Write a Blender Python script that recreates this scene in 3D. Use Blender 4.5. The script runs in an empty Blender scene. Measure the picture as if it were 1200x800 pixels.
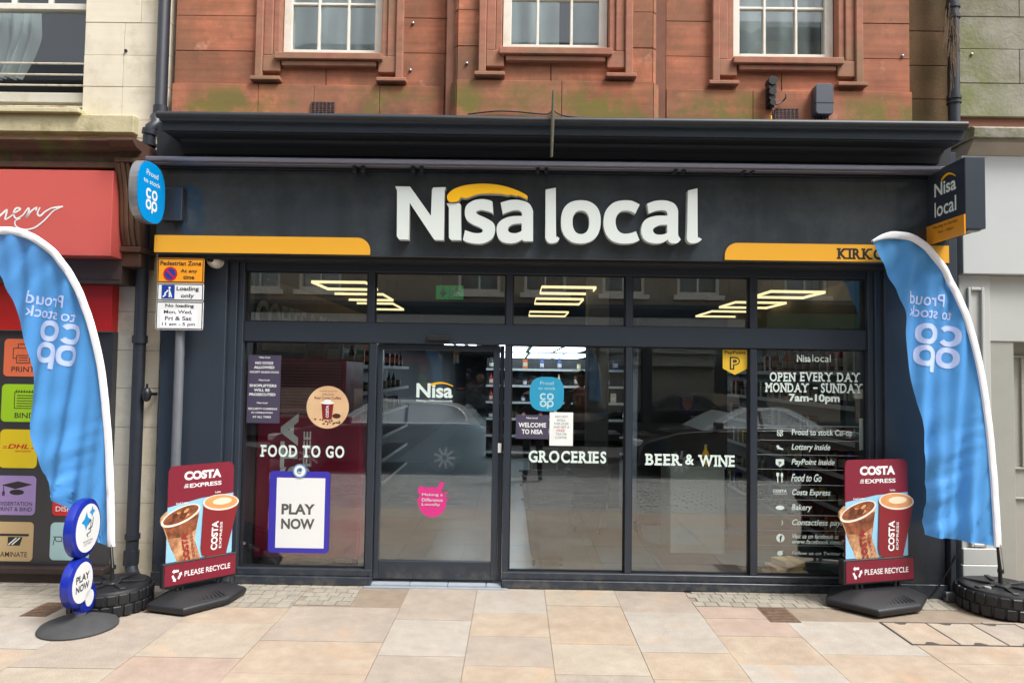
import bpy, bmesh, math, random
from mathutils import Vector, Matrix
random.seed(7)
PI = math.pi
sc = bpy.context.scene
C = sc.collection

# ------------------------------------------------------------ camera
F_PX, CAM = 810.0, Vector((0.0, -5.67, 1.75))
YAW, PITCH, ROLL = -0.0066, 0.0420, 0.0148
fw = Vector((math.sin(YAW)*math.cos(PITCH), math.cos(YAW)*math.cos(PITCH), math.sin(PITCH)))
rt = fw.cross(Vector((0, 0, 1))).normalized()
up = rt.cross(fw)
cr, sr = math.cos(ROLL), math.sin(ROLL)
RT, UP = cr*rt + sr*up, -sr*rt + cr*up
cam = bpy.data.cameras.new('camera')
cam_o = bpy.data.objects.new('camera', cam)
C.objects.link(cam_o)
m = Matrix((RT, UP, -fw)).transposed().to_4x4()
m.translation = CAM
cam_o.matrix_world = m
cam.sensor_width = 36
cam.lens = 36*F_PX/1200
cam.clip_start = 0.05
cam.clip_end = 800
sc.camera = cam_o

# ------------------------------------------------------------ light
SUN_EL, SUN_AZ = math.radians(56), math.radians(128)   # azimuth clockwise from +Y: sun behind the photographer
w = bpy.data.worlds.new('World')
sc.world = w
w.use_nodes = True
nt = w.node_tree
sky = nt.nodes.new('ShaderNodeTexSky')
sky.sky_type = 'NISHITA'
sky.sun_disc = False
sky.sun_elevation = SUN_EL
sky.sun_rotation = SUN_AZ
sky.air_density = 1.0
sky.dust_density = 4.0
sky.ozone_density = 1.0
hs = nt.nodes.new('ShaderNodeHueSaturation')
hs.inputs['Saturation'].default_value = 0.22
nt.links.new(sky.outputs[0], hs.inputs['Color'])
nt.links.new(hs.outputs[0], nt.nodes['Background'].inputs[0])
nt.nodes['Background'].inputs[1].default_value = 0.15
sun = bpy.data.lights.new('sun', 'SUN')
sun.energy = 1.8
sun.angle = math.radians(18)
sun.color = (1, .975, .94)
so = bpy.data.objects.new('sun', sun)
C.objects.link(so)
sd = Vector((math.sin(SUN_AZ)*math.cos(SUN_EL), math.cos(SUN_AZ)*math.cos(SUN_EL), math.sin(SUN_EL)))
so.rotation_euler = sd.to_track_quat('Z', 'Y').to_euler()
so.location = (0, -10, 20)
sc.view_settings.view_transform = 'Standard'
sc.view_settings.look = 'None'
sc.view_settings.exposure = 0.98
sc.view_settings.gamma = 1
sc.cycles.max_bounces = 8
sc.cycles.transparent_max_bounces = 16
sc.cycles.caustics_reflective = False
sc.cycles.caustics_refractive = False
sc.cycles.sample_clamp_indirect = 4
sc.cycles.use_denoising = True

# ------------------------------------------------------------ measuring helpers (photo pixel -> point on a real plane)
def ray(px, py):
    return (fw*F_PX + RT*(px-600) + UP*(400-py))
def onY(px, py, Y):
    d = ray(px, py); k = (Y-CAM.y)/d.y
    return CAM + d*k
def onZ(px, py, Z=0.0):
    d = ray(px, py); k = (Z-CAM.z)/d.z
    return CAM + d*k
def onX(px, py, X):
    d = ray(px, py); k = (X-CAM.x)/d.x
    return CAM + d*k
def rect(x0, y0, x1, y1, Y):
    """pixel rectangle on the plane Y -> axis aligned X0,X1,Z0,Z1"""
    ym, xm = (y0+y1)/2, (x0+x1)/2
    return onY(x0, ym, Y).x, onY(x1, ym, Y).x, onY(xm, y1, Y).z, onY(xm, y0, Y).z

def lin(c):
    return tuple(((v/255)/12.92 if v/255 <= .04045 else ((v/255+.055)/1.055)**2.4) for v in c)

# ------------------------------------------------------------ materials
MATS = {}
def M(name, col, rough=.6, metal=0.0, var=.08, scale=6.0, bump=0.0, bscale=60.0, island=0.0, emit=0.0, coat=0.0, alpha=1.0,
      stain=None, spec=.5, col2=None, streak=False, trans=0.0, ramp=None, fine=0.0, tool=0.0):
    if name in MATS: return MATS[name]
    m = bpy.data.materials.new(name); MATS[name] = m
    m.use_nodes = True
    t = m.node_tree; N = t.nodes; L = t.links
    b = N['Principled BSDF']
    c = lin(col)
    b.inputs['Roughness'].default_value = rough
    b.inputs['Metallic'].default_value = metal
    b.inputs['Specular IOR Level'].default_value = spec
    if coat: b.inputs['Coat Weight'].default_value = coat; b.inputs['Coat Roughness'].default_value = .05
    if trans: b.inputs['Transmission Weight'].default_value = trans
    tc = N.new('ShaderNodeNewGeometry')
    pos = tc.outputs['Position']
    def mixc(fac, a, bb, mode='MIX'):
        x = N.new('ShaderNodeMix'); x.data_type = 'RGBA'; x.blend_type = mode
        for s, v in ((x.inputs[0], fac), (x.inputs[6], a), (x.inputs[7], bb)):
            if hasattr(v, 'links'): L.new(v, s)
            else: s.default_value = v if not isinstance(v, tuple) else (*v[:3], 1)
        return x.outputs[2]
    def noise(sc_, det=4, vec=None, rgh=.6, stretch=None, rot=0):
        n = N.new('ShaderNodeTexNoise'); n.inputs['Scale'].default_value = sc_; n.inputs['Detail'].default_value = det
        n.inputs['Roughness'].default_value = rgh
        if stretch:
            mp = N.new('ShaderNodeMapping'); mp.inputs['Scale'].default_value = stretch; mp.inputs['Rotation'].default_value = (0, rot, 0)
            L.new(pos, mp.inputs[0]); L.new(mp.outputs[0], n.inputs['Vector'])
        else: L.new(pos, n.inputs['Vector'])
        return n.outputs['Fac']
    def mrange(v, a, b2, c2, d):
        r = N.new('ShaderNodeMapRange'); r.inputs[1].default_value = a; r.inputs[2].default_value = b2
        r.inputs[3].default_value = c2; r.inputs[4].default_value = d; L.new(v, r.inputs[0]); return r.outputs[0]
    cur = c
    if ramp:
        r = N.new('ShaderNodeValToRGB'); r.color_ramp.interpolation = 'LINEAR'
        els = r.color_ramp.elements
        while len(els) < len(ramp): els.new(.5)
        for i, cc in enumerate(ramp):
            els[i].position = i/(len(ramp)-1); els[i].color = (*lin(cc), 1)
        L.new(tc.outputs['Random Per Island'], r.inputs[0]); cur = r.outputs[0]
    if col2:
        cur = mixc(mrange(noise(scale*.35, 5), .35, .65, 0, 1), cur, lin(col2))
    if var:
        f = mrange(noise(scale, 6, stretch=(3, 3, .25) if streak else None), .3, .7, 1-var, 1+var)
        x = N.new('ShaderNodeVectorMath'); x.operation = 'SCALE'
        if isinstance(cur, tuple): x.inputs[0].default_value = cur
        else: L.new(cur, x.inputs[0])
        L.new(f, x.inputs['Scale']); cur = x.outputs[0]
    if fine:
        f = mrange(noise(230, 2), .3, .7, 1-fine, 1+fine)
        x = N.new('ShaderNodeVectorMath'); x.operation = 'SCALE'
        if isinstance(cur, tuple): x.inputs[0].default_value = cur
        else: L.new(cur, x.inputs[0])
        L.new(f, x.inputs['Scale']); cur = x.outputs[0]
    if island:
        f = mrange(tc.outputs['Random Per Island'], 0, 1, 1-island, 1+island)
        x = N.new('ShaderNodeVectorMath'); x.operation = 'SCALE'
        if isinstance(cur, tuple): x.inputs[0].default_value = cur
        else: L.new(cur, x.inputs[0])
        L.new(f, x.inputs['Scale']); cur = x.outputs[0]
    if tool:    # tooled strata: faint bands across the stone
        f = mrange(noise(1.0, 6, stretch=(1.0, 1.0, 22), rot=.22), .3, .7, 1-tool, 1+tool)
        x = N.new('ShaderNodeVectorMath'); x.operation = 'SCALE'
        if isinstance(cur, tuple): x.inputs[0].default_value = cur
        else: L.new(cur, x.inputs[0])
        L.new(f, x.inputs['Scale']); cur = x.outputs[0]
    if stain:   # list of (colour, noise scale, lo, hi, strength, (axis, full, none) or None) : moss, soot, lichen with their own outline
        for (scol, ss, lo, hi, st, zr) in stain:
            f = mrange(noise(ss, 6, rgh=.7), lo, hi, 0, st)
            if zr:
                sp = N.new('ShaderNodeSeparateXYZ'); L.new(pos, sp.inputs[0])
                wob = N.new('ShaderNodeMath'); wob.operation = 'MULTIPLY_ADD'
                L.new(noise(1.7, 5), wob.inputs[0]); wob.inputs[1].default_value = abs(zr[2]-zr[1])*1.6
                L.new(sp.outputs[zr[0]], wob.inputs[2])
                off = abs(zr[2]-zr[1])*.8
                g = mrange(wob.outputs[0], zr[1]+off, zr[2]+off, 1, 0)
                mu = N.new('ShaderNodeMath'); mu.operation = 'MULTIPLY'; L.new(f, mu.inputs[0]); L.new(g, mu.inputs[1]); f = mu.outputs[0]
            cur = mixc(f, cur, lin(scol))
    if isinstance(cur, tuple): b.inputs['Base Color'].default_value = (*cur, 1)
    else: L.new(cur, b.inputs['Base Color'])
    if emit:
        b.inputs['Emission Color'].default_value = (*c, 1); b.inputs['Emission Strength'].default_value = emit
    if bump:
        bp = N.new('ShaderNodeBump'); bp.inputs['Strength'].default_value = bump; bp.inputs['Distance'].default_value = .01
        if tool:
            ad = N.new('ShaderNodeMath'); ad.operation = 'ADD'; L.new(noise(bscale, 5), ad.inputs[0]); L.new(noise(1.0, 4, stretch=(6, 6, 75)), ad.inputs[1]); L.new(ad.outputs[0], bp.inputs['Height'])
        else: L.new(noise(bscale, 5), bp.inputs['Height']); L.new(bp.outputs[0], b.inputs['Normal'])
    return m

def glass(name, ior=2.35, tint=(.93, .97, .96)):
    if name in MATS: return MATS[name]
    m = bpy.data.materials.new(name); MATS[name] = m; m.use_nodes = True
    t = m.node_tree; N = t.nodes; L = t.links
    N.remove(N['Principled BSDF'])
    tr = N.new('ShaderNodeBsdfTransparent'); tr.inputs[0].default_value = (*tint, 1)
    gl = N.new('ShaderNodeBsdfGlossy'); gl.inputs['Roughness'].default_value = .0
    lw = N.new('ShaderNodeLayerWeight'); lw.inputs[0].default_value = .5
    pw = N.new('ShaderNodeMath'); pw.operation = 'POWER'; pw.inputs[1].default_value = 5; L.new(lw.outputs['Facing'], pw.inputs[0])
    fr = N.new('ShaderNodeMapRange'); fr.inputs[3].default_value = ((ior-1)/(ior+1))**2; fr.inputs[4].default_value = 1; L.new(pw.outputs[0], fr.inputs[0])
    mx = N.new('ShaderNodeMixShader')
    # very slight waviness of real sheet glass
    ns = N.new('ShaderNodeTexNoise'); ns.inputs['Scale'].default_value = 1.3
    g = N.new('ShaderNodeNewGeometry'); L.new(g.outputs['Position'], ns.inputs['Vector'])
    bp = N.new('ShaderNodeBump'); bp.inputs['Strength'].default_value = .006; bp.inputs['Distance'].default_value = .02
    L.new(ns.outputs[0], bp.inputs['Height']); L.new(bp.outputs[0], gl.inputs['Normal'])
    L.new(fr.outputs[0], mx.inputs[0]); L.new(tr.outputs[0], mx.inputs[1]); L.new(gl.outputs[0], mx.inputs[2])
    L.new(mx.outputs[0], N['Material Output'].inputs[0])
    return m

# ------------------------------------------------------------ mesh helpers
class MB:
    def __init__(s): s.v = []; s.f = []; s.mi = []
    def add(s, vs, fs, m=0):
        o = len(s.v); s.v += [tuple(v) for v in vs]; s.f += [tuple(i+o for i in f) for f in fs]; s.mi += [m]*len(fs); return s
    def box(s, x0, x1, y0, y1, z0, z1, m=0):
        return s.add([(x0,y0,z0),(x1,y0,z0),(x1,y1,z0),(x0,y1,z0),(x0,y0,z1),(x1,y0,z1),(x1,y1,z1),(x0,y1,z1)],
                     [(0,3,2,1),(4,5,6,7),(0,1,5,4),(1,2,6,5),(2,3,7,6),(3,0,4,7)], m)
    def prism(s, pts, y0, y1, m=0):      # outline in (x, z), pushed from y0 to y1
        n = len(pts)
        a = sum(pts[i][0]*pts[(i+1) % n][1]-pts[(i+1) % n][0]*pts[i][1] for i in range(n))
        if a < 0: pts = pts[::-1]
        return s.add([(x,y0,z) for x,z in pts]+[(x,y1,z) for x,z in pts],
                     [tuple(range(n)), tuple(range(2*n-1, n-1, -1))]+[((i+1) % n, i, n+i, n+(i+1) % n) for i in range(n)], m)
    def prismx(s, pts, x0, x1, m=0):     # outline in (y, z), pushed along x
        n = len(pts)
        return s.add([(x0,y,z) for y,z in pts]+[(x1,y,z) for y,z in pts],
                     [tuple(range(n)), tuple(range(2*n-1, n-1, -1))]+[((i+1) % n, i, n+i, n+(i+1) % n) for i in range(n)], m)
    def prismz(s, pts, z0, z1, m=0):     # outline in (x, y)
        n = len(pts)
        return s.add([(x,y,z0) for x,y in pts]+[(x,y,z1) for x,y in pts],
                     [tuple(range(n-1, -1, -1)), tuple(range(n, 2*n))]+[(i, (i+1) % n, n+(i+1) % n, n+i) for i in range(n)], m)
    def tube(s, path, r, n=10, m=0, cap=True):
        P = [Vector(p) for p in path]; rs = r if isinstance(r, (list, tuple)) else [r]*len(P)
        vs = []; fs = []
        ref = Vector((0, 0, 1)) if abs((P[-1]-P[0]).normalized().z) < .9 else Vector((0, 1, 0))
        for i, p in enumerate(P):
            d = (P[min(i+1, len(P)-1)]-P[max(i-1, 0)]).normalized()
            a = d.cross(ref)
            if a.length < 1e-4: a = d.cross(Vector((1, 0, 0)))
            a.normalize(); b = d.cross(a)
            for k in range(n):
                t = 2*PI*k/n; vs.append(p+a*math.cos(t)*rs[i]+b*math.sin(t)*rs[i])
        for i in range(len(P)-1):
            for k in range(n): fs.append((i*n+k, i*n+(k+1) % n, (i+1)*n+(k+1) % n, (i+1)*n+k))
        if cap: fs.append(tuple(range(n-1, -1, -1))); fs.append(tuple(range((len(P)-1)*n, len(P)*n)))
        return s.add(vs, fs, m)
    def lathe(s, prof, cx=0, cy=0, n=40, m=0, z0=0):
        vs = []; fs = []
        for r, z in prof:
            for k in range(n): vs.append((cx+r*math.cos(2*PI*k/n), cy+r*math.sin(2*PI*k/n), z0+z))
        for i in range(len(prof)-1):
            for k in range(n): fs.append((i*n+k, i*n+(k+1) % n, (i+1)*n+(k+1) % n, (i+1)*n+k))
        fs.append(tuple(range(n-1, -1, -1))); fs.append(tuple(range((len(prof)-1)*n, len(prof)*n)))
        return s.add(vs, fs, m)
    def map(s, fn):
        s.v = [tuple(fn(*v)) for v in s.v]; return s
    def build(s, name, mat, parent=None, bevel=0, smooth=False, seg=1, loc=None):
        me = bpy.data.meshes.new(name)
        me.from_pydata(s.v, [], s.f)
        for mm in (mat if isinstance(mat, (list, tuple)) else [mat]): me.materials.append(mm)
        for p, i in zip(me.polygons, s.mi): p.material_index = i
        bm = bmesh.new(); bm.from_mesh(me)
        bmesh.ops.recalc_face_normals(bm, faces=bm.faces)
        if bevel:
            bmesh.ops.bevel(bm, geom=[e for e in bm.edges if e.calc_face_angle(0) > .5], offset=bevel, segments=seg, profile=.6, affect='EDGES', clamp_overlap=True)
        bm.to_mesh(me); bm.free()
        if smooth:
            for p in me.polygons: p.use_smooth = True
            if hasattr(me, 'set_sharp_from_angle'): me.set_sharp_from_angle(angle=math.radians(38))
        o = bpy.data.objects.new(name, me); C.objects.link(o)
        if parent: o.parent = parent
        if loc: o.location = loc
        return o

def tag(o, label=None, cat=None, group=None, kind=None):
    if label: o['label'] = label
    if cat: o['category'] = cat
    if group: o['group'] = group
    if kind: o['kind'] = kind
    return o
def thing(name, label, cat, loc=(0,0,0), rz=0, group=None):
    o = bpy.data.objects.new(name, None); C.objects.link(o)
    o.location = loc; o.rotation_euler = (0, 0, rz); o.empty_display_size = .1
    return tag(o, label, cat, group)

# ------------------------------------------------------------ lettering
_tc = {}
def glyphs(s, weight=0.0, res=4):
    key = (s, weight)
    if key in _tc: return _tc[key]
    cu = bpy.data.curves.new('t', 'FONT'); cu.body = s; cu.size = 1; cu.offset = weight; cu.resolution_u = res; cu.fill_mode = 'BOTH'
    o = bpy.data.objects.new('t', cu); C.objects.link(o)
    bpy.context.view_layer.update()
    me = bpy.data.meshes.new_from_object(o.evaluated_get(bpy.context.evaluated_depsgraph_get()))
    vs = [(v.co.x, v.co.y) for v in me.vertices]; fs = [tuple(p.vertices) for p in me.polygons]
    bpy.data.objects.remove(o); bpy.data.curves.remove(cu); bpy.data.meshes.remove(me)
    _tc[key] = (vs, fs); return vs, fs
def solidify(vs, fs, y, depth):
    """flat face list in (x,z) at y -> if depth>0 give it thickness towards -y"""
    if depth <= 0: return [(x, y, z) for x, z in vs], list(fs)
    n = len(vs); out = [(x, y-depth, z) for x, z in vs]+[(x, y, z) for x, z in vs]
    ff = list(fs)+[tuple(i+n for i in reversed(f)) for f in fs]
    cnt = {}
    for f in fs:
        for i in range(len(f)):
            a, b = f[i], f[(i+1) % len(f)]; cnt[(a, b)] = 1
    for (a, b) in list(cnt):
        if (b, a) not in cnt: ff.append((b, a, a+n, b+n))
    return out, ff
def text(mb, s, x0, x1, z0, z1, y, depth=0.0, weight=0.0, m=0, shear=0.0, mirror=False, vertical=False, keep=False):
    """letters filling the box x0..x1, z0..z1 in the local XZ plane, facing -y"""
    vs, fs = glyphs(s, weight)
    if not vs: return
    ax, bx = min(v[0] for v in vs), max(v[0] for v in vs); az, bz = min(v[1] for v in vs), max(v[1] for v in vs)
    out = []
    for a, b in vs:
        u, t = (a-ax)/max(bx-ax, 1e-6), (b-az)/max(bz-az, 1e-6)
        if mirror: u = 1-u
        if vertical: u, t = 1-t, u
        x = x0+u*(x1-x0)+shear*(t-.5)*(z1-z0); z = z0+t*(z1-z0)
        out.append((x, z))
    V, Fs = solidify(out, fs, y, depth)
    mb.add(V, Fs, m)
# slab serifs: (x as a fraction of the glyph, 0 bottom / 1 top, half width in stroke widths)
SLAB = {'F':[(.13,0,1.2),(.05,1,.8)],'T':[(.5,0,1.2)],'D':[(.08,0,.7),(.08,1,.7)],'R':[(.12,0,1.1),(.08,1,.7),(.93,0,.8)],'E':[(.08,0,.7),(.08,1,.7)],
 'I':[(.5,0,1.2),(.5,1,1.2)],'B':[(.07,0,.7),(.07,1,.7)],'W':[(.08,1,1),(.92,1,1)],'N':[(.1,0,1.1),(.07,1,.9),(.9,1,1.1)],
 'K':[(.1,0,1.1),(.1,1,1.1),(.9,0,.9),(.88,1,.9)],'P':[(.12,0,1.1),(.08,1,.7)],'V':[(.08,1,1),(.92,1,1)],'Y':[(.08,1,1),(.92,1,1),(.5,0,1.2)],
 'A':[(.08,0,1),(.92,0,1)],'M':[(.08,0,1),(.92,0,1),(.05,1,.9),(.95,1,.9)],'U':[(.1,1,1),(.9,1,1)],'H':[(.1,0,1),(.9,0,1),(.1,1,1),(.9,1,1)],'L':[(.1,1,1.0),(.1,0,.7)],'1':[(.65,0,1.3)],
 'm':[(.08,0,.8),(.5,0,.6),(.92,0,.8)],'p':[(.12,0,1.1)]}
def slab(mb, s, x0, x1, z0, z1, y, depth=0.0, m=0, weight=.028):
    weight += .010
    """slab serif capitals: grotesque letters with square feet"""
    pens = []; X = 0.0
    for ch in s:
        if ch == ' ': X += .34; continue
        vs, fs = glyphs(ch, weight)
        ax, bx = min(v[0] for v in vs), max(v[0] for v in vs)
        az, bz = min(v[1] for v in vs), max(v[1] for v in vs)
        pens.append((ch, X-ax, ax, bx, az, bz)); X += (bx-ax)+.13
    W = X-.13
    top = max(p[5] for p in pens); bot = 0.0
    fx, fz = (x1-x0)/W, (z1-z0)/(top-bot)
    st = .155
    e = (z1-z0)*.004
    for ch, dx, ax, bx, az, bz in pens:
        vs, fs = glyphs(ch, weight)
        V, Fs = solidify([(x0+(a+dx)*fx, z0+(b-bot)*fz) for a, b in vs], fs, y, depth); mb.add(V, Fs, m)
        for i, (u, t, hw) in enumerate(SLAB.get(ch, [])):
            cx = x0+(ax+dx+u*(bx-ax))*fx; h = .125*fz; ww = hw*st*fx*.95
            zz = z0+(bz if t else az)*fz
            za, zb = (zz-h, zz) if t else (zz, zz+h)
            yy = y-(i+1)*.00015
            V, Fs = solidify([(cx-ww, za), (cx+ww, za), (cx+ww, zb), (cx-ww, zb)], [(0, 1, 2, 3)], yy, depth); mb.add(V, Fs, m)
def ring(mb, cx, cz, ro, ri, a0, a1, y, n=28, m=0, sq=1.0, xs=1.0):
    vs = []; fs = []
    for i in range(n+1):
        t = math.radians(a0+(a1-a0)*i/n); c, s_ = math.cos(t), math.sin(t)
        k = 1.0/((abs(c)**(2*sq)+abs(s_)**(2*sq))**(1/(2*sq)))
        vs += [(cx+xs*c*ro*k, y, cz+s_*ro*k), (cx+xs*c*ri*k, y, cz+s_*ri*k)]
    for i in range(n): fs.append((2*i, 2*i+1, 2*i+3, 2*i+2))
    mb.add(vs, fs, m)
def disc(mb, cx, cz, rx, rz, y, n=40, m=0, sq=1.0, depth=0):
    pts = []
    for i in range(n):
        t = 2*PI*i/n; c, s_ = math.cos(t), math.sin(t); k = 1.0/((abs(c)**(2*sq)+abs(s_)**(2*sq))**(1/(2*sq)))
        pts.append((cx+c*rx*k, cz+s_*rz*k))
    if depth: mb.prism(pts, y-depth, y, m)
    else: mb.add([(x, y, z) for x, z in pts], [tuple(range(n))], m)
def clover(mb, cx, cz, s, y, m=0, xs=1.0):
    """four rounded letters in two rows, s = overall width; xs=-1 mirrors"""
    r = s*.243; w_ = s*.118
    d = s*.252
    ring(mb, cx-d*xs, cz+d, r, r-w_, 38, 322, y, m=m, sq=1.15, xs=xs)
    ring(mb, cx+d*xs, cz+d, r, r-w_, 0, 360, y-.0001, m=m, sq=1.15, xs=xs)
    ring(mb, cx-d*xs, cz-d, r, r-w_, 0, 360, y-.0002, m=m, sq=1.15, xs=xs)
    ring(mb, cx+d*xs, cz-d, r, r-w_, 0, 360, y-.0003, m=m, sq=1.15, xs=xs)
    a, b = cx+(d-r)*xs, cx+(d-r+w_)*xs
    mb.add([(a, y-.0004, cz-d), (b, y-.0004, cz-d), (b, y-.0004, cz-d-r*1.5), (a, y-.0004, cz-d-r*1.5)], [(0, 1, 2, 3)], m)
def poly(mb, pts, y, m=0): mb.add([(x, y, z) for x, z in pts], [tuple(range(len(pts)))], m)
def catmull(P, n=6):
    out = []
    for i in range(len(P)-1):
        p0, p1, p2, p3 = P[max(i-1, 0)], P[i], P[i+1], P[min(i+2, len(P)-1)]
        for k in range(n):
            t = k/n
            out.append(tuple(.5*((2*b)+(-a+c)*t+(2*a-5*b+4*c-d)*t*t+(-a+3*b-3*c+d)*t**3) for a, b, c, d in zip(p0, p1, p2, p3)))
    out.append(tuple(P[-1])); return out
def resample(P, n):
    d = [0]
    for a, b in zip(P, P[1:]): d.append(d[-1]+math.dist(a, b))
    out = []; j = 0
    for i in range(n+1):
        s = d[-1]*i/n
        while j < len(P)-2 and d[j+1] < s: j += 1
        t = (s-d[j])/max(d[j+1]-d[j], 1e-9)
        out.append(tuple(a+(b-a)*t for a, b in zip(P[j], P[j+1])))
    return out

# ============================================================ materials used by the street
MOSS = (104, 118, 40)
m_red = M('red_sandstone', (184, 114, 86), .9, var=.2, scale=4, bump=.5, bscale=45, island=.2, col2=(160, 98, 72), fine=.06, tool=.26,
          stain=[((112, 84, 62), 1.1, .44, .62, .85, None), ((92, 74, 56), 4.5, .56, .70, .55, None), ((108, 108, 46), .75, .475, .55, .85, (2, 3.98, 4.12)), ((214, 170, 146), 3.2, .62, .72, .5, None), ((120, 92, 72), .9, .45, .7, .6, None), ((196, 128, 100), 2.2, .55, .7, .5, None)])
m_redtrim = M('carved_sandstone', (160, 108, 88), .9, var=.18, scale=9, bump=.4, bscale=60, fine=.06,
          tool=.12, stain=[((126, 114, 84), 2.0, .45, .65, .5, None)])
m_brownstone = M('damp_brown_stone', (96, 74, 50), .95, var=.25, scale=4, bump=.5, island=.2, stain=[((70, 68, 34), 1.6, .45, .65, .6, None)])
m_joint = M('mortar_joint', (124, 84, 68), .95, var=.2)
m_cream = M('cream_painted_stone', (222, 212, 192), .85, var=.06, scale=4, bump=.7, bscale=26, tool=.04, stain=[((150, 142, 100), 3, .52, .78, .6, None), ((178, 166, 124), 1.2, .5, .7, .45, None)])
m_creamlow = M('cream_painted_pier', (206, 198, 176), .85, var=.06, scale=4, bump=.35, bscale=40, stain=[((142, 130, 104), 3.5, .56, .75, .6, None)])
m_mossgrey = M('mossy_grey_stone', (150, 146, 134), .95, var=.12, scale=6, bump=.6, bscale=30, island=.08, col2=(120, 116, 100),
          stain=[((108, 116, 52), 1.4, .42, .62, .8, (0, 3.75, 4.25))])
m_navy = M('anthracite_paint', (48, 56, 67), .38, var=.07, scale=3, bump=.03, bscale=20, stain=[((112, 108, 98), 9, .42, .62, .45, (2, .03, .3)), ((80, 84, 88), 2.5, .6, .75, .25, None)])
m_frame = M('anthracite_aluminium', (45, 52, 62), .33, var=.06, scale=3, stain=[((112, 108, 98), 12, .45, .62, .4, (2, .03, .16))])
m_fascia = M('gloss_fascia_panel', (52, 59, 65), .13, var=.16, scale=2.2, streak=True, spec=.5, bump=.02, bscale=3, stain=[((96, 102, 106), .9, .5, .72, .35, None)])  # dust streaks; lighter base and streaks also paint in faint reflections
m_cornice = M('dark_cornice_paint', (42, 51, 62), .42, var=.06, scale=5)
m_gutter = M('dark_gutter', (40, 44, 50), .5, var=.1, scale=8)
m_black = M('matt_black', (24, 24, 27), .6, var=.1)
m_plastic = M('black_plastic', (30, 31, 34), .42, var=.12, scale=20, bump=.08, bscale=150)
m_rubber = M('charcoal_rubber', (62, 63, 64), .8, var=.12, scale=14, bump=.15, bscale=120, fine=.08)
m_dpipe = M('painted_drainpipe', (40, 44, 52), .45, var=.12, scale=12)
m_white = M('white_paint', (226, 222, 210), .5, var=.04, scale=10, stain=[((196, 184, 150), 6, .5, .75, .5, None)])
m_signwhite = M('white_vinyl', (232, 234, 234), .4, var=0)
m_yellow = M('yellow_panel', (232, 170, 52), .35, var=.02, scale=2)
m_logoyel = M('logo_yellow', (246, 186, 20), .35, var=0)
m_glass = glass('shop_glass')
m_uglass = glass('upstairs_glass', 1.75, (.85, .9, .92))
m_steel = M('galvanised_steel', (150, 152, 154), .4, metal=.7, var=.15, scale=14)
m_setts = M('granite_setts', (150, 143, 130), .9, var=.12, scale=12, bump=.3, island=.09, fine=.1)
m_grout = M('pale_grout', (138, 124, 108), .95, var=.12, scale=10)
SL = {}
for k, c1, c2 in (('beige', (172, 159, 145), (162, 150, 137)), ('orange', (179, 163, 143), (169, 150, 131)), ('pink', (177, 156, 142), (168, 147, 133)),
                  ('grey', (176, 168, 158), (172, 163, 151)), ('cream', (179, 167, 150), (170, 157, 140))):
    c1 = tuple(v*.955 for v in c1); c2 = tuple(v*.95 for v in c2)
    SL[k] = M('slab_'+k, c1, .8, var=.10, scale=9, col2=c2, bump=.3, bscale=110, fine=.26, tool=0,
              stain=[((186, 150, 114), 2.4, .56, .66, .35, None), ((122, 108, 96), 11, .68, .76, .6, None), ((100, 92, 86), 34, .70, .73, .7, None), ((140, 128, 116), 1.1, .5, .75, .35, None)])
slab_keys = list(SL)

# ============================================================ ground
g = MB(); g.box(-60, 60, -3.0, 30, -.06, -.006)
tag(g.build('pavement_bed', m_grout), kind='structure')
J = [(-140, 790), (0, 786), (115, 799), (257, 799), (427, 798), (540, 798), (651.6, 799), (767, 799), (882, 799), (996, 798), (1136, 798)]
JX = [onZ(*p).x for p in J]
JX = [JX[0]-1.5, JX[0]-.8]+JX+[JX[-1]+.72, JX[-1]+1.44]
cols = [[], [], [(-20, 700, 'grey'), (-20, 716, 'grey'), (20, 760, 'orange')],
        [(80, 716, 'beige'), (150, 739, 'beige'), (60, 782, 'cream')],
        [(280, 711, 'orange'), (230, 729, 'cream'), (200, 769.5, 'pink')],
        [(400, 711, 'beige'), (380, 751, 'orange')],
        [(510, 688, 'beige'), (500, 726, 'grey'), (480, 768, 'beige')],
        [(600, 688, 'grey'), (600, 718, 'orange'), (600, 745.5, 'beige')],
        [(690, 689, 'cream'), (700, 710, 'orange'), (730, 755, 'cream')],
        [(770, 690, 'beige'), (785, 717.5, 'grey'), (830, 765, 'orange')],
        [(850, 711, 'pink'), (870, 724.5, 'pink'), (880, 745, 'orange'), (900, 778, 'grey')],
        [(990, 728, 'grey'), (1030, 767, 'orange')],
        [(1060, 729, 'orange'), (1150, 778, 'orange')], [(1180, 729, 'beige')], []]
pv = MB()
def slabs(x0, x1, ys):
    """ys: [(y_start, colour)] from the shop outwards"""
    for i, (y, k) in enumerate(ys):
        yn = ys[i+1][0] if i+1 < len(ys) else -3.0
        gp = .0016
        z = random.uniform(-.0012, .0012)
        pv.box(x0+gp, x1-gp, yn+gp, y-gp, -.05, z, slab_keys.index(k))
def nextk(): return random.choice(['beige', 'beige', 'orange', 'pink', 'grey', 'cream', 'orange'])
edges = JX
for i in range(len(edges)-1):
    ys = []
    if cols[i] if i < len(cols) else None:
        ys = [(onZ(a, b).y, k) for a, b, k in cols[i]]
        y = ys[-1][0]
    else:
        y = random.uniform(-.35, -.25); ys = [(y, nextk())]
    while y > -2.6:
        y -= random.uniform(.35, .62)
        if y < -2.8: break
        ys.append((y, nextk()))
    ys = [(min(y, 0.2), k) for y, k in ys]
    slabs(edges[i], edges[i+1], ys)
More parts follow.
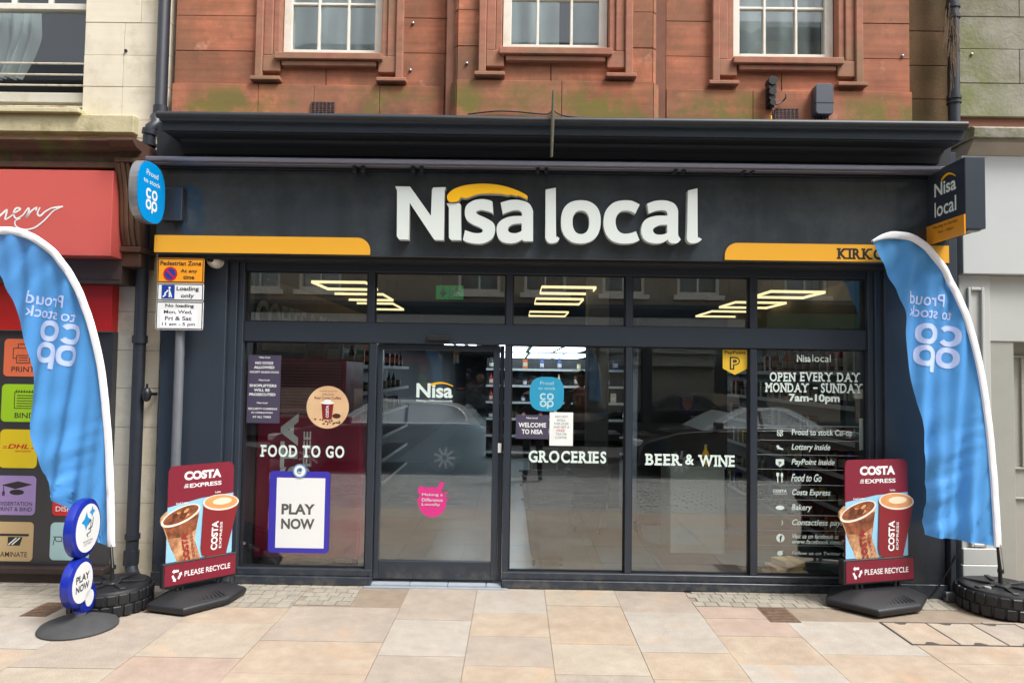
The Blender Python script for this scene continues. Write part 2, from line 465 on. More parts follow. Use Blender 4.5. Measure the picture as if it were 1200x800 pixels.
for side, x in ((-1, edges[0]), (1, edges[-1])):
    for k in range(9):
        xa, xb = (x-.7, x) if side < 0 else (x, x+.7)
        y = -.2-random.random()*.2; ys = [(y, nextk())]
        while y > -2.4: y -= random.uniform(.35, .5); ys.append((max(y, -2.9), nextk()))
        slabs(xa, xb, ys); x += .7*side
tag(pv.build('pavement_slabs', [SL[k] for k in slab_keys], bevel=0), kind='structure')
# small setts along the shop walls
st = MB()
def sett_field(x0, x1, yb, yf_fn):
    y = yb; row = 0
    while y > -1.2:
        x = x0+(row % 2)*.05
        while x < x1:
            ln = random.uniform(.085, .105)
            if y-.05 > yf_fn(x+.05): st.box(x+.003, min(x+ln, x1)-.003, y-.092, y-.003, -.05, random.uniform(.0005, .003))
            x += ln
        y -= .095; row += 1
yl = onZ(90, 712).y; yr = onZ(860, 710).y; yc = onZ(400, 711).y
sett_field(-7, JX[5], .1, lambda x: yc if x > -3.2 else yl)
sett_field(JX[5], JX[5]+.42, -.02, lambda x: yc+.02)
sett_field(JX[10], JX[13], .1, lambda x: yr)
tag(st.build('pavement_setts', m_setts), kind='structure')
# recessed access cover with slab infill, and two small grates
def frame_cover(px0, px1, py0, py1):
    pass
cv = thing('access_cover', 'recessed inspection cover filled with three paving slabs at bottom right', 'cover')
a = onZ(1033, 729); b = onZ(1068, 755); x0 = (a.x+b.x)/2; yb, yf = a.y, b.y
W3 = (onZ(1122, 754).x-onZ(1068, 755).x)
fr = MB(); inf = MB()
for k in range(4): fr.box(x0+k*W3-.006, x0+k*W3+.006, yf+.0065, yb-.0065, .0, .0045)
fr.box(x0-.006, x0+3*W3+.006, yb-.006, yb+.006, .0, .0045); fr.box(x0-.006, x0+3*W3+.006, yf-.006, yf+.006, .0, .0045)
for k in range(3):
    for (yy, s) in ((yb-.0065, -1), (yf+.0065, 1)):
        cx = x0+(k+.42)*W3
        fr.prismz([(cx-.05, yy), (cx+.05, yy), (cx+.018, yy+s*.035), (cx-.018, yy+s*.035)], 0, .0052)
    inf.box(x0+k*W3+.008, x0+(k+1)*W3-.008, yf+.008, yb-.008, -.02, .0035, k)
fr.build('frame', m_steel if False else M('worn_iron', (84, 78, 74), .7, metal=.3, var=.2, scale=30), cv)
inf.build('infill', [SL['orange'], SL['cream'], SL['beige']], cv)
def grate(pts, label):
    P = [onZ(*p) for p in pts]; x0 = (P[0].x+P[3].x)/2; x1 = (P[1].x+P[2].x)/2; yb = P[0].y; yf = P[3].y
    t = thing('drain_grate', label, 'drain cover')
    b_ = MB(); b_.box(x0, x1, yf, yb, -.01, .0045)
    b_.build('base', M('rusty_iron', (112, 90, 74), .9, var=.3, scale=30, bump=.6, bscale=90), t)
    r_ = MB(); n = 9
    for k in range(n): y = yf+(yb-yf)*(k+.5)/n; r_.box(x0+.015, x1-.015, y-(yb-yf)/n*.28, y+(yb-yf)/n*.28, .0045, .009)
    r_.build('grille', M('rusty_iron', (112, 90, 74)), t)
grate([(887, 712), (921, 712), (937, 728.5), (903, 728.5)], 'small rusty ribbed drain cover in the paving near the right display stand')
grate([(50, 706), (80, 706), (60, 722), (27, 722)], 'small rusty drain cover in the setts at the far left')
# kerb, road, far pavement (seen in the glass)
k_ = MB()
for i in range(60): k_.box(-30+i*1.0+.004, -30+(i+1)*1.0-.004, -3.17, -3.005, -.3, .0)
for i in range(60): k_.box(-30+i*1.0+.004, -30+(i+1)*1.0-.004, -10.1, -9.95, -.4, -.18)
tag(k_.build('kerb', M('granite_kerb', (150, 146, 140), .85, var=.12, island=.06, bump=.2)), kind='structure')
rd = MB()
y = -3.18; row = 0
rd.add([(-60, -3.18, -.045), (60, -3.18, -.045), (60, -6.3, -.115), (-60, -6.3, -.115), (60, -7.6, -.31), (-60, -7.6, -.31), (60, -9.94, -.31), (-60, -9.94, -.31)], [(0, 3, 2, 1), (3, 5, 4, 2), (5, 7, 6, 4)], 1)
while y > -9.9:
    x = -9+(row % 2)*.1
    zr_ = -.035-.07*min(1, (-3.18-y)/3.12)-.195*min(1, max(0, (-6.3-y)/1.3))
    while x < 9: rd.box(x+.005, x+.195, y-.115, y-.005, zr_-.04, zr_+random.uniform(-.003, .003), 0); x += .2
    y -= .12; row += 1
tag(rd.build('road', [M('block_paving', (146, 145, 142), .75, var=.12, island=.12, bump=.2), M('asphalt', (66, 64, 62), .9, var=.1)]), kind='structure')
fp = MB(); fp.box(-60, 60, -40, -10.1, -.4, -.17)
tag(fp.build('far_pavement', M('grey_flags', (170, 168, 162), .85, var=.12)), kind='structure')

# ============================================================ sandstone building above the shop
bld = thing('sandstone_building', 'red sandstone building with mossy stones and white sash windows above the shop', 'building')
wl = MB(); jt = MB()
YW = 0.0                                   # plane of the stone wall
YB = -.14                                  # plane of the projecting bay
XL, XR = onY(205, 70, YW).x, onY(1066, 70, YW).x
ZB = onY(600, 150, YW).z
courses = [onY(600, v, YW).z for v in (160, 104, 64, 23, -20, -62)]
while courses[-1] < 7.2: courses.append(courses[-1]+.3)
wins = []   # openings x0,x1,z0(bottom), plane
for (a, b_, bot, px, Y) in ((329, 447, 66, 388, YW), (589, 713, 60, 650, YB), (860, 981, 71, 920, YW)):
    wins.append((onY(a, 40, Y).x, onY(b_, 40, Y).x, onY(px, bot, Y).z, Y))
def ashlar(mb, x0, x1, zs, Y, holes, depth=.12, lo=.42, hi=.95, firsty=None, bev=.0):
    for i in range(len(zs)-1):
        z0, z1 = zs[i], zs[i+1]
        spans = [(x0, x1)]
        for (hx0, hx1, hz) in holes:
            if z1 > hz+.01:
                ns = []
                for (p, q) in spans:
                    if hx0 > p and hx1 < q: ns += [(p, hx0), (hx1, q)]
                    elif hx0 <= p < hx1: ns.append((hx1, q)) if hx1 < q else None
                    elif p < hx0 < q: ns.append((p, hx0))
                    elif hx1 <= p or hx0 >= q: ns.append((p, q))
                spans = ns
        for (p, q) in spans:
            x = p
            while x < q-.02:
                ln = random.uniform(lo, hi)
                if q-x-ln < .25: ln = q-x
                yy = Y-(.03 if (firsty and i == 0) else 0)-random.uniform(0, .004)
                mb.box(x+.0018, min(x+ln, q)-.0018, yy, Y+depth, z0+.0018, z1-.0018)
                x += ln
holes = [(w_[0]-.0, w_[1]+.0, w_[2]-.12) for w_ in wins]
bx0, bx1 = onY(536, 60, YB).x, onY(765, 60, YB).x      # bay front
cx0, cx1 = onY(522, 60, YW).x, onY(780, 60, YW).x      # bay foot on the wall
# openings are cut exactly in z by splitting courses at the sill
def zs_with(zs, z): return sorted(set(zs+[z]))
for (xa, xb, Y, hs_) in ((XL, cx0, YW, [0]), (cx1, XR, YW, [2])):
    ashlar(wl, xa, xb, courses, YW, [(wins[h][0]-.02, wins[h][1]+.02, wins[h][2]-.1) for h in hs_], firsty=True)
ashlar(wl, bx0, bx1, courses, YB, [(wins[1][0]-.02, wins[1][1]+.02, wins[1][2]-.1)], firsty=True)
for i in range(len(courses)-1):                       # splayed sides of the bay, one stone per course
    z0, z1 = courses[i]+.003, courses[i+1]-.003
    e = .03 if i == 0 else 0
    wl.prismz([(cx0, YW-e*.5), (bx0-.003, YB-e), (bx0-.003, YW+.1), (cx0, YW+.1)], z0, z1)
    wl.prismz([(bx1+.003, YB-e), (cx1, YW-e*.5), (cx1, YW+.1), (bx1+.003, YW+.1)], z0, z1)
wl.build('wall', m_red, bld, bevel=.003)
jt.box(XL, cx0, YW+.015, YW+.3, ZB-.3, courses[0]); 
for (xa, xb, Y, w_) in ((XL, cx0, YW, wins[0]), (cx0+.02, cx1-.02, YB+.02, wins[1]), (cx1, XR, YW, wins[2])):
    z = w_[2]-.1
    jt.box(xa+.002, w_[0]-.014, Y+.012, .3, ZB-.28, 7.2); jt.box(w_[1]+.014, xb-.002, Y+.012, .3, ZB-.28, 7.2)
    jt.box(w_[0]-.004, w_[1]+.004, Y+.012, .3, ZB-.28, z)
jt.build('mortar', m_joint, bld)
dm = MB(); ashlar(dm, XR+.003, onY(1128, 60, .12).x, courses, .12, [], depth=.2)
dm.box(XR, onY(1130, 60, .2).x, .14, .4, ZB-.3, 7.2)
dm.build('side_return', m_brownstone, bld, bevel=.004)

def sash(parent, x0, x1, z0, z1, Y, bars, hbars, label=None, fw_=.06, bw=.022, nm='window'):
    o = thing(nm, None, None) ; o.parent = parent
    if label: o['label'] = label
    f = MB()
    f.box(x0, x0+fw_, Y-.03, Y+.05, z0, z1); f.box(x1-fw_, x1, Y-.03, Y+.05, z0, z1)
    f.box(x0+fw_, x1-fw_, Y-.028, Y+.05, z0, z0+fw_*1.25); f.box(x0+fw_, x1-fw_, Y-.028, Y+.05, z1-fw_, z1)
    for b_ in bars: f.box(b_-bw/2, b_+bw/2, Y-.018, Y+.03, z0+fw_*1.25, z1-fw_)
    for h in hbars: f.box(x0+fw_, x1-fw_, Y-.014, Y+.028, h-bw/2, h+bw/2)
    f.build('frame', m_white, o, bevel=.004)
    p = MB(); p.box(x0+fw_, x1-fw_, Y+.004, Y+.010, z0+fw_, z1-fw_); p.build('pane', m_uglass, o)
    return o
def curtain(mb, x0, x1, z0, z1, Y, amp=.03, freq=22):
    n = int((x1-x0)*120)+4; vs = []; fs = []
    ph = random.random()*6
    for i in range(n+1):
        x = x0+(x1-x0)*i/n; y = Y+amp*math.sin(x*freq+ph+1.5*math.sin(x*5.1))
        vs += [(x, y, z0), (x, y, z1)]
    for i in range(n): fs.append((2*i, 2*i+2, 2*i+3, 2*i+1))
    mb.add(vs, fs)
m_curt = M('net_curtain', (196, 196, 190), .9, var=.05, scale=5)
m_dark = M('dark_room', (34, 34, 36), .9, var=.1)
pxb = ((374.5, 409, 6), (630, 669.5, 0), (895, 932, 11))
for k, (x0, x1, z0, Y) in enumerate(wins):
    Yg = Y+.10
    px = pxb[k]
    bars = [onY(px[0], 30, Yg).x, onY(px[1], 30, Yg).x]
    hz = onY((388, 650, 920)[k], px[2], Yg).z
    s = sash(bld, x0, x1, z0, z0+1.75, Yg, bars, [hz, hz+.45, hz+.85, hz+1.25], fw_=.07)
    c_ = MB(); curtain(c_, x0, x0+(x1-x0)*(.98 if k != 1 else .55), z0-.05, z0+1.8, Yg+.16)
    if k == 1: curtain(c_, x0+(x1-x0)*.66, x1, z0-.05, z0+1.8, Yg+.2)
    c_.build('curtain', m_curt, s)
    r = MB(); r.box(x0-.1, x1+.1, Yg+.5, Yg+.55, z0-.3, z0+2.1); r.box(x0-.02, x0-.01, Yg+.05, Yg+.5, z0-.3, z0+2.1); r.box(x1+.01, x1+.02, Yg+.05, Yg+.5, z0-.3, z0+2.1)
    r.build('room_lining', m_dark, s)
    ap = MB(); zl0 = max(c_z for c_z in courses if c_z < z0-.09); mid_ = x0+(x1-x0)*.46
    ap.box(x0-.018, mid_-.003, Y-.002, Y+.1, zl0+.003, z0-.06); ap.box(mid_+.003, x1+.018, Y-.001, Y+.1, zl0+.003, z0-.06)
    ap.build('apron', m_red, s, bevel=.004)
    # moulded surround with ears under the sill
    t = MB()
    w1 = .115; w2 = .045
    lx0, lx1 = x0-.005, x1+.005
    zl = z0-.16
    for sx, xe in ((-1, lx0), (1, lx1)):
        def bx(a, b_, ya, yb, za, zb): 
            p, q = sorted((xe+sx*a, xe+sx*b_)); t.box(p, q, ya, yb, za, zb)
        bx(0, w1*.45, Y-.012, Y+.12, z0-.01, 6.6); bx(w1*.45, w1*1.1, Y-.030, Y+.12, z0-.01, 6.6); bx(w1*1.1, w1*1.62, Y-.055, Y+.05, zl-.04, 6.6)
        bx(-.02, w1*1.1, Y-.038, Y+.05, zl+.01, z0-.012); bx(-.03, w1*1.9, Y-.07, Y+.05, zl-.075, zl-.041)
    t.box(lx0-.02, lx1+.02, Y-.075, Y+.15, z0-.058, z0-.001)
    t.box(lx0+.035, lx1-.035, Y-.05, Y+.1, z0-.105, z0-.060)
    t.build('sill', m_redtrim, s, bevel=.006)

# ============================================================ shopfront
shop = thing('shopfront', 'anthracite grey shopfront with glazed screens and a sliding glass door', 'shopfront')
YF = -.25
# pilasters and flanks
p = MB()
def pbox(mb, x0, y0, x1, y1, Ya, Yb, **k):
    X0, X1, Z0, Z1 = rect(x0, y0, x1, y1, Ya); mb.box(X0, X1, Ya, Yb, Z0, Z1); return X0, X1, Z0, Z1
PLx0 = onY(185, 500, -.1).x; PLx1 = onY(262, 450, -.1).x; PLx2 = onY(285, 400, -.02).x
zt = onY(600, 308, -.1).z
p.box(PLx0, PLx1, -.10, .2, 0, zt); p.box(PLx1, PLx2-.045, -.06, .2, 0, zt); p.box(PLx2-.045, PLx2, -.035, .2, 0, zt)
p.box(PLx0-.01, PLx1+.012, -.115, -.1, 0, .11)
p.build('pilaster', m_navy, shop, bevel=.004)
p = MB()
PRx0 = onY(1016.5, 400, -.02).x; PRx1 = onY(1037, 400, -.1).x; PRx2 = onY(1106, 500, -.1).x
p.box(PRx0, PRx0+.045, -.035, .2, 0, zt); p.box(PRx0+.045, PRx1, -.06, .2, 0, zt); p.box(PRx1, PRx2, -.10, .2, 0, zt)
p.box(PRx1-.012, PRx2+.01, -.115, -.1, 0, .11)
p.box(PRx2+.02, PRx2+.06, -.14, -.02, 0, zt)
p.build('pilaster', m_navy, shop, bevel=.004)
# frame members, from the photograph's glazing lines
XF0, XF1 = PLx2, PRx0
Zh = onY(600, 321, 0).z          # head of the upper lights
Zt0, Zt1 = onY(600, 404, 0).z, onY(600, 381, 0).z    # transom
Zs = onY(700, 671, 0).z          # sill top
mul_up = [(431, 439), (593.5, 600.5), (733.5, 741), (879, 887)]
mul_lo = [(428, 436), (591, 599), (732.7, 740), (879, 887)]
f = MB()
f.box(XF0, XF1, -.01, .14, Zh, zt+.05)
f.box(XF0, XF1, -.012, .10, Zt0, Zt1)
mu = []
for (a, b_), yp in zip(mul_up, (350,)*4):
    xa, xb = onY(a, yp, 0).x, onY(b_, yp, 0).x
    mu.append((xa, xb))
f_x = [XF0]+[v for q in mu for v in q]+[XF1]
for xa, xb in mu: f.box(xa, xb, -.006, .1, Zt1+.0005, Zh-.0005)
ml = [(onY(a, 520, 0).x, onY(b_, 520, 0).x) for a, b_ in ((430.5, 439), (590, 597.5), (732.7, 740), (879, 887))]
for i, (xa, xb) in enumerate(ml):
    f.box(xa, xb, -.006, .1, (0.0 if i < 2 else Zs), Zt0-.0005)
f.build('frame', m_frame, shop, bevel=.003)
s_ = MB()
for xa, xb in ((XF0, ml[0][1]-.004), (ml[1][0]+.004, XF1)):
    s_.box(xa, xb, -.045, .1, .005, Zs-.055); s_.box(xa, xb, -.02, .1, Zs-.054, Zs)
s_.build('sill', m_frame, shop, bevel=.004)
th = MB()
xx = ml[0][1]
while xx < ml[1][0]-.01:
    xn = min(xx+.31, ml[1][0]); th.box(xx+.003, xn-.003, -.04, .25, -.02, .018); xx = xn
th.box(ml[0][1]-.05, ml[1][0]+.05, -.075, -.041, -.02, .006)
th.build('threshold', M('grey_threshold_tile', (150, 158, 166), .6, var=.08, island=.06), shop)
# glazing
YG = .035
def pane(x0, x1, z0, z1, nm='window_pane', Y=YG, par=shop):
    g_ = MB(); g_.box(x0-.006, x1+.006, Y, Y+.008, z0-.006, z1+.006); return g_.build(nm, m_glass, par)
ups = [(f_x[0], f_x[1]), (f_x[2], f_x[3]), (f_x[4], f_x[5]), (f_x[6], f_x[7]), (f_x[8], f_x[9])]
for xa, xb in ups: pane(xa, xb, Zt1, Zh)
bead = MB()
def beads(xa, xb, za, zb, Y=YG):
    for (a, b_, c_, d_) in ((xa, xa+.012, za, zb), (xb-.012, xb, za, zb), (xa+.012, xb-.012, za, za+.012), (xa+.012, xb-.012, zb-.012, zb)):
        bead.box(a, b_, Y-.012, Y-.001, c_, d_)
for xa, xb in ups: beads(xa, xb, Zt1, Zh)
XE1 = onY(1013, 500, 0).x
los = [(XF0, ml[0][0]), (ml[1][1], ml[2][0]), (ml[2][1], ml[3][0]), (ml[3][1], XF1)]
for xa, xb in los: pane(xa, xb, Zs, Zt0); beads(xa, xb, Zs, Zt0)
bead.build('glazing_bead', m_black, shop)
# sliding door
dr = thing('door', None, None); dr.parent = shop
Yd = .03
dx0, dx1 = ml[0][1]+.004, ml[1][0]-.004
gx0, gx1 = onY(446, 540, Yd).x, onY(576.5, 540, Yd).x
gz0, gz1 = onY(510, 657.5, Yd).z, onY(510, 410.5, Yd).z
dz0 = .045; dz1 = Zt0-.008
d = MB()
d.box(dx0, gx0, Yd, Yd+.05, dz0, dz1); d.box(gx1, dx1-.035, Yd, Yd+.05, dz0, dz1); d.box(dx1-.033, dx1, Yd+.012, Yd+.06, dz0, dz1)
d.box(gx0, gx1, Yd+.001, Yd+.05, dz0, gz0); d.box(gx0, gx1, Yd+.001, Yd+.05, gz1, dz1)
d.build('leaf_frame', m_frame, dr, bevel=.003)
pane(gx0, gx1, gz0, gz1, 'pane', Yd+.02, dr)
X0, X1, Z0, Z1 = rect(583.5, 519, 587.5, 530, Yd)
MB().box(X0, X1, Yd-.006, Yd-.0005, Z0, Z1).build('lock', m_signwhite, dr)
X0, X1, Z0, Z1 = rect(501, 393, 528, 399, 0)
tag(MB().box(X0, X1, -.045, -.013, Z0, Z1).build('door_sensor', m_black, None, bevel=.004), 'small black motion sensor above the sliding door', 'sensor')

# fascia box, soffit, cornice
fz0 = onY(600, 303, YF).z; fz1 = onY(600, 203, YF).z
fx0 = onY(183, 250, YF).x; fx1 = onY(1113, 250, YF).x
fb = MB(); n = 1
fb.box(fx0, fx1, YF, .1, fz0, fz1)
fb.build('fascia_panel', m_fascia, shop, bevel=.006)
sf = MB(); sf.box(fx0+.01, fx1-.01, YF+.03, .1, fz0-.03, fz0-.001)
sf.build('soffit', m_black, shop)
# flashing strip, upper band, awning cassette
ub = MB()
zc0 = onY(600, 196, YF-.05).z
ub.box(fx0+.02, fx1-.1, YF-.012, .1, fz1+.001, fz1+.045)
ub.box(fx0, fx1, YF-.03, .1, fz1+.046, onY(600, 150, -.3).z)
ub.build('upper_band', M('near_black_shade_paint', (20, 24, 31)), shop, bevel=.004)  # near-black colour deepens the shade below the cornice
aw = MB(); z1_ = onY(600, 188.5, -.42).z; z0_ = onY(600, 193.5, -.42).z
ax0, ax1 = onY(170, 188, -.42).x, onY(1110, 190, -.42).x
aw.box(ax0, ax1, -.43, -.36, z0_, z1_)
aw.prismx([(-.36, z1_), (-.28, z1_+.03), (-.28, z0_-.0), (-.36, z0_)], ax0+.02, ax1-.02)
aw.build('awning_rail', M('grey_lilac_metal', (128, 130, 146), .3, metal=.4, var=.05), shop, bevel=.008)
brk = MB()
for px in (190+232, 215+275, 635, 795, 875, 1062):
    for dx_ in (-5, 5):
        q = onY(px+dx_, 201, -.3)
        brk.box(q.x-.014, q.x+.014, -.36, -.278, q.z-.02, q.z+.03)
brk.build('awning_bracket', m_gutter, shop, bevel=.004)
co = MB()
YC = -.55
ctop = onY(600, 139, YC).z; c1 = onY(600, 146, YC).z; c2 = onY(600, 156, YC).z; cb = onY(600, 158, -.48).z
cxl, cxr = onY(187, 142, YC).x, onY(1133, 150, YC).x
zcb = onY(600, 184, -.33).z
prof = [(.0, ctop+.03), (YC+.05, ctop+.012), (YC, ctop), (YC-.012, ctop-.02), (YC, c1), (YC+.03, c1-.004), (YC+.035, c2), (0, c2)]
co.prismx(prof, cxl, cxr)
co.build('cornice', m_cornice, shop, bevel=0)
rc = MB(); rc.box(cxl+.03, cxr-.03, YC+.045, -.365, c2-.012, c2-.001); rc.prismx([(-.36, c2-.001), (-.345, c2-.03), (-.31, c2-.06), (-.30, zcb), (0, zcb), (0, c2-.001)], cxl+.06, cxr-.06); rc.build('recess_moulding', M('near_black_shade_paint', (13, 16, 21), .6, var=.06), shop)  # near-black slab and cove put the cornice's underside shade into the colour
gt = MB(); gt.tube([(cxl-.02, YC-.0, ctop-.004), (cxl+2, YC, ctop-.006), (0, YC, ctop-.012), (cxr, YC, ctop-.006)], .026, 10)
gt.build('gutter', m_gutter, shop, smooth=True)
# end console at right of fascia
bp = MB(); bp.box(fx1+.002, onY(1121, 240, -.2).x, -.2, .1, 0.0+zt*.0+2.4, ctop-.1)
bp.build('end_post', m_navy, shop, bevel=.004)

# yellow bands on the fascia
def rounded(x0, x1, z0, z1, r, which, n=8):
    """rectangle with chosen rounded corners (bl, br, tr, tl)"""
    pts = []
    for (cx, cz, a0, on, px, pz) in ((x0+r, z0+r, 180, which[0], x0, z0), (x1-r, z0+r, 270, which[1], x1, z0), (x1-r, z1-r, 0, which[2], x1, z1), (x0+r, z1-r, 90, which[3], x0, z1)):
        if on: pts += [(cx+r*math.cos(math.radians(a0+90*i/n)), cz+r*math.sin(math.radians(a0+90*i/n))) for i in range(n+1)]
        else: pts.append((px, pz))
    return pts
ybz0, ybz1 = fz0+.012, fz0+.012+.135
xa, xb = fx0+.0, onY(434, 288, YF).x
MB().prism(rounded(xa, xb, ybz0, ybz1, .1, (0, 0, 1, 0)), YF-.012, YF-.001).build('yellow_band', m_yellow, shop)
xa2, xb2 = onY(849, 295, YF).x, onY(1111, 297, YF).x
yb_ = MB().prism(rounded(xa2, xb2, ybz0, ybz1, .1, (0, 0, 0, 1)), YF-.012, YF-.001).build('yellow_band', m_yellow, shop)
kt = MB(); X0, X1, Z0, Z1 = rect(981, 289.5, 1082, 302, YF)
slab(kt, 'KIRKCALDY', X0, X1, ybz0+.022, ybz1-.03, YF-.0125)
kt.build('lettering', M('dark_lettering', (36, 38, 42), .4, var=0), yb_)

# ============================================================ left neighbour
lb = thing('neighbour_building', 'cream painted stone building at the left with a white barred sash window', 'building')
xl = -6.6; xr = onY(199, 70, .02).x; xlw = onY(187, 250, .02).x
zb_l = onY(150, 160, .02).z
w = MB(); jn = MB()
wx0 = -4.9; wx1 = onY(99, 60, .02).x; wz0 = onY(50, 136, .02).z
zs = [onY(150, v, .02).z for v in (162, 141, 102, 65, 27, -12, -50)]
while zs[-1] < 7.2: zs.append(zs[-1]+.27)
ashlar(w, xl, xr, zs, .02, [(wx0, wx1, wz0-.02)], lo=.3, hi=.6, depth=.2)
zl_ = [0, .3, .62, .93, 1.24, 1.56, 1.87, 2.19, 2.5, 2.8, zs[0]]
xq0 = onY(131, 450, .02).x
ashlar(w, xq0, onY(186, 450, .02).x, zl_, .02, [], lo=.3, hi=.6, depth=.2)
w.build('wall', m_cream, lb, bevel=.0015)
jn.box(xl, wx0, .026, .3, zs[0], 7.2); jn.box(wx1, xr-.01, .026, .3, zs[0], 7.2); jn.box(wx0, wx1, .026, .3, zs[0], wz0-.02)
jn.box(xq0, onY(186, 450, .02).x-.006, .026, .3, 0, zs[0])
jn.build('mortar', M('weathered_pointing', (150, 144, 120), .95, var=.2), lb)
sl = MB(); z1 = wz0; z0 = wz0-.16
sl.box(wx0-.1, onY(157, 150, -.05).x, -.06, .1, z0, z1-.012); sl.box(wx0-.1, wx1+.05, -.10, .05, z1-.011, z1+.03)
sl.build('sill', M('stained_cream_sill', (196, 186, 150), .9, var=.1, scale=7, bump=.4, bscale=40, stain=[((120, 108, 60), 3, .5, .68, .7, None)]), lb, bevel=.006)
ws = thing('window', None, None); ws.parent = lb
Yw = .14
f = MB()
zm = onY(50, 9.5, Yw).z
f.box(wx1-.012, wx1+.02, Yw-.03, Yw+.05, wz0, 7)
f.box(wx0, wx0+.07, Yw-.03, Yw+.05, wz0, 7)
za, zb2 = onY(50, 121, Yw).z, onY(50, 109.5, Yw).z
f.box(wx0+.07, wx1-.012, Yw-.02, Yw+.05, za, zb2)
za, zb2 = onY(50, 13, Yw).z, onY(50, 6, Yw).z
f.box(wx0+.07, wx1-.012, Yw-.028, Yw+.05, za, zb2)
for px in (17, 60): q = onY(px, 3, Yw).x; f.box(q-.012, q+.012, Yw-.02, Yw+.03, zb2, 7)
f.build('frame', m_white, ws, bevel=.003)
g_ = MB(); g_.box(wx0+.07, wx1-.012, Yw+.01, Yw+.016, za-.6, 7); g_.build('pane', m_uglass, ws)
br = MB()
for py in (74.5, 87.5, 100, 125): q = onY(50, py, .04).z; br.tube([(wx0, .04, q), (wx1, .04, q)], .008, 8)
br.build('safety_bar', M('rusting_white_bar', (214, 206, 192), .6, var=.05, scale=14, stain=[((150, 96, 56), 9, .5, .66, .8, None)]), ws)
c_ = MB(); vs = []; fs = []
P0 = catmull([(onY(-40, 12, .3).x, 0), (onY(42, 14, .3).x, 0)], 2)
n = 60
for i in range(n+1):
    for j in range(13):
        v = j/12; z = onY(20, 14, .3).z+ (onY(20, 92, .3).z-onY(20, 14, .3).z)*v
        xe = onY(45-34*max(0, v-.35)**1.2, 50, .3).x
        x = wx0+(xe-wx0)*i/n
        vs.append((x, .3+.035*math.sin(i*.75)+.02*math.sin(i*.31+v*3), z))
for i in range(n):
    for j in range(12): a = i*13+j; fs.append((a, a+1, a+14, a+13))
c_.add(vs, fs); c_.build('curtain', m_curt, ws, smooth=True)
r = MB(); r.box(wx0-.3, wx1+.3, 1.0, 1.05, wz0-.3, 7.2); r.box(wx0-.1, wx1+.2, .2, 1.0, wz0-.1, wz0-.05); r.build('room_lining', m_dark, ws)

# left shop: brown cornice, console, red fascia, roller box, dark window with coloured service tiles
ls = thing('stationers_shopfront', 'stationery shop at the far left with red fascia and dark window of coloured tiles', 'shopfront')
m_brown = M('brown_sandstone_moulding', (84, 57, 46), .85, var=.16, scale=8, bump=.35, bscale=50, stain=[((80, 88, 38), 3, .5, .62, .8, None), ((130, 84, 70), 5, .6, .7, .5, None)])
co = MB(); Yc = -.42
t0 = onY(60, 161, Yc).z; t1 = onY(60, 171, Yc).z; t2 = onY(60, 190, -.3).z; t3 = onY(60, 196, -.32).z
xe = onY(160, 165, Yc).x
co.prismx([(.02, t0+.02), (Yc, t0), (Yc, t0-.02), (Yc+.04, t0-.03), (Yc+.06, t1), (-.3, t1-.01), (-.3, t2), (-.33, t2-.004), (-.33, t3), (.02, t3)], -6.6, xe-.2)
co.prismx([(.02, t0+.012), (Yc-.05, t0-.008), (Yc-.05, t0-.03), (Yc+.0, t1), (-.34, t1-.012), (-.34, t2+.03), (-.37, t2+.02), (-.37, t2-.01), (.02, t2-.01)], onY(137, 180, -.34).x, xe)
co.build('cornice', m_brown, ls)
cs = MB(); x0, x1 = onY(134, 250, -.3).x, onY(159, 250, -.3).x
zc1 = t2-.012; zc0 = onY(146, 312, -.2).z
zz = [zc1-(zc1-zc0)*k/10 for k in range(11)]
for k in range(5):
    a = x0+(x1-x0)*(k+.04)/5; b = x0+(x1-x0)*(k+.96)/5
    pr = [(-.34-.03*math.sin(k*PI/4)-.13*(0 if t_ < 0 else 1)*0 + .16*(t_**1.6)+.03*math.sin(t_*5), zc1+(zc0-zc1)*.8*t_) for t_ in [q/10 for q in range(11)]]
    cs.prismx([(.02, zc1)]+pr+[(.02, zc1+(zc0-zc1)*.8)], a, b)
cs.box(x0-.01, x1+.01, -.24, .02, zc1+(zc0-zc1)*.86, zc1+(zc0-zc1)*.8-.002)
cs.box(x0+.005, x1-.005, -.2, .02, zc0, zc1+(zc0-zc1)*.86-.002)
cs.build('console', M('varnished_console', (92, 66, 50), .5, var=.2, scale=9, bump=.3), ls, bevel=.006)
X1 = onY(131, 250, -.36).x
fz_t, fz_b = onY(60, 199, -.36).z, onY(60, 299, -.36).z
fa = MB(); fa.box(-6.6, X1, -.36, .0, fz_b, fz_t)
fa.build('fascia_board', M('coral_red_panel', (200, 92, 86), .22, var=.03, scale=2), ls, bevel=.004)  # red paled to put the wash of reflected sky into the colour
sc_ = MB()
def stroke(mb, pts, Y, wpx=2.2, m=0, k=6, lift=0.0):
    P = [onY(x, y, Y) for x, y in catmull([tuple(map(float, p)) for p in pts], k)]
    hw = wpx/2*(Y-CAM.y)/F_PX
    vs = []; fs = []
    for i, q in enumerate(P):
        d = (P[min(i+1, len(P)-1)]-P[max(i-1, 0)]); d.y = 0; d.normalize() if d.length else None
        n_ = Vector((-d.z, 0, d.x))*hw*(.55+.45*math.sin(PI*min(max(i/(len(P)-1), .12), .88)))
        vs += [(q.x+n_.x, Y-lift, q.z+n_.z), (q.x-n_.x, Y-lift, q.z-n_.z)]
    for i in range(len(P)-1): fs.append((2*i, 2*i+1, 2*i+3, 2*i+2))
    mb.add(vs, fs, m)
YL_ = -.362
stroke(sc_, [(-12, 256), (-6, 248), (-2, 249), (-4, 256), (3, 250), (8, 246), (7, 252), (6, 257), (12, 254)], YL_, 2.4)
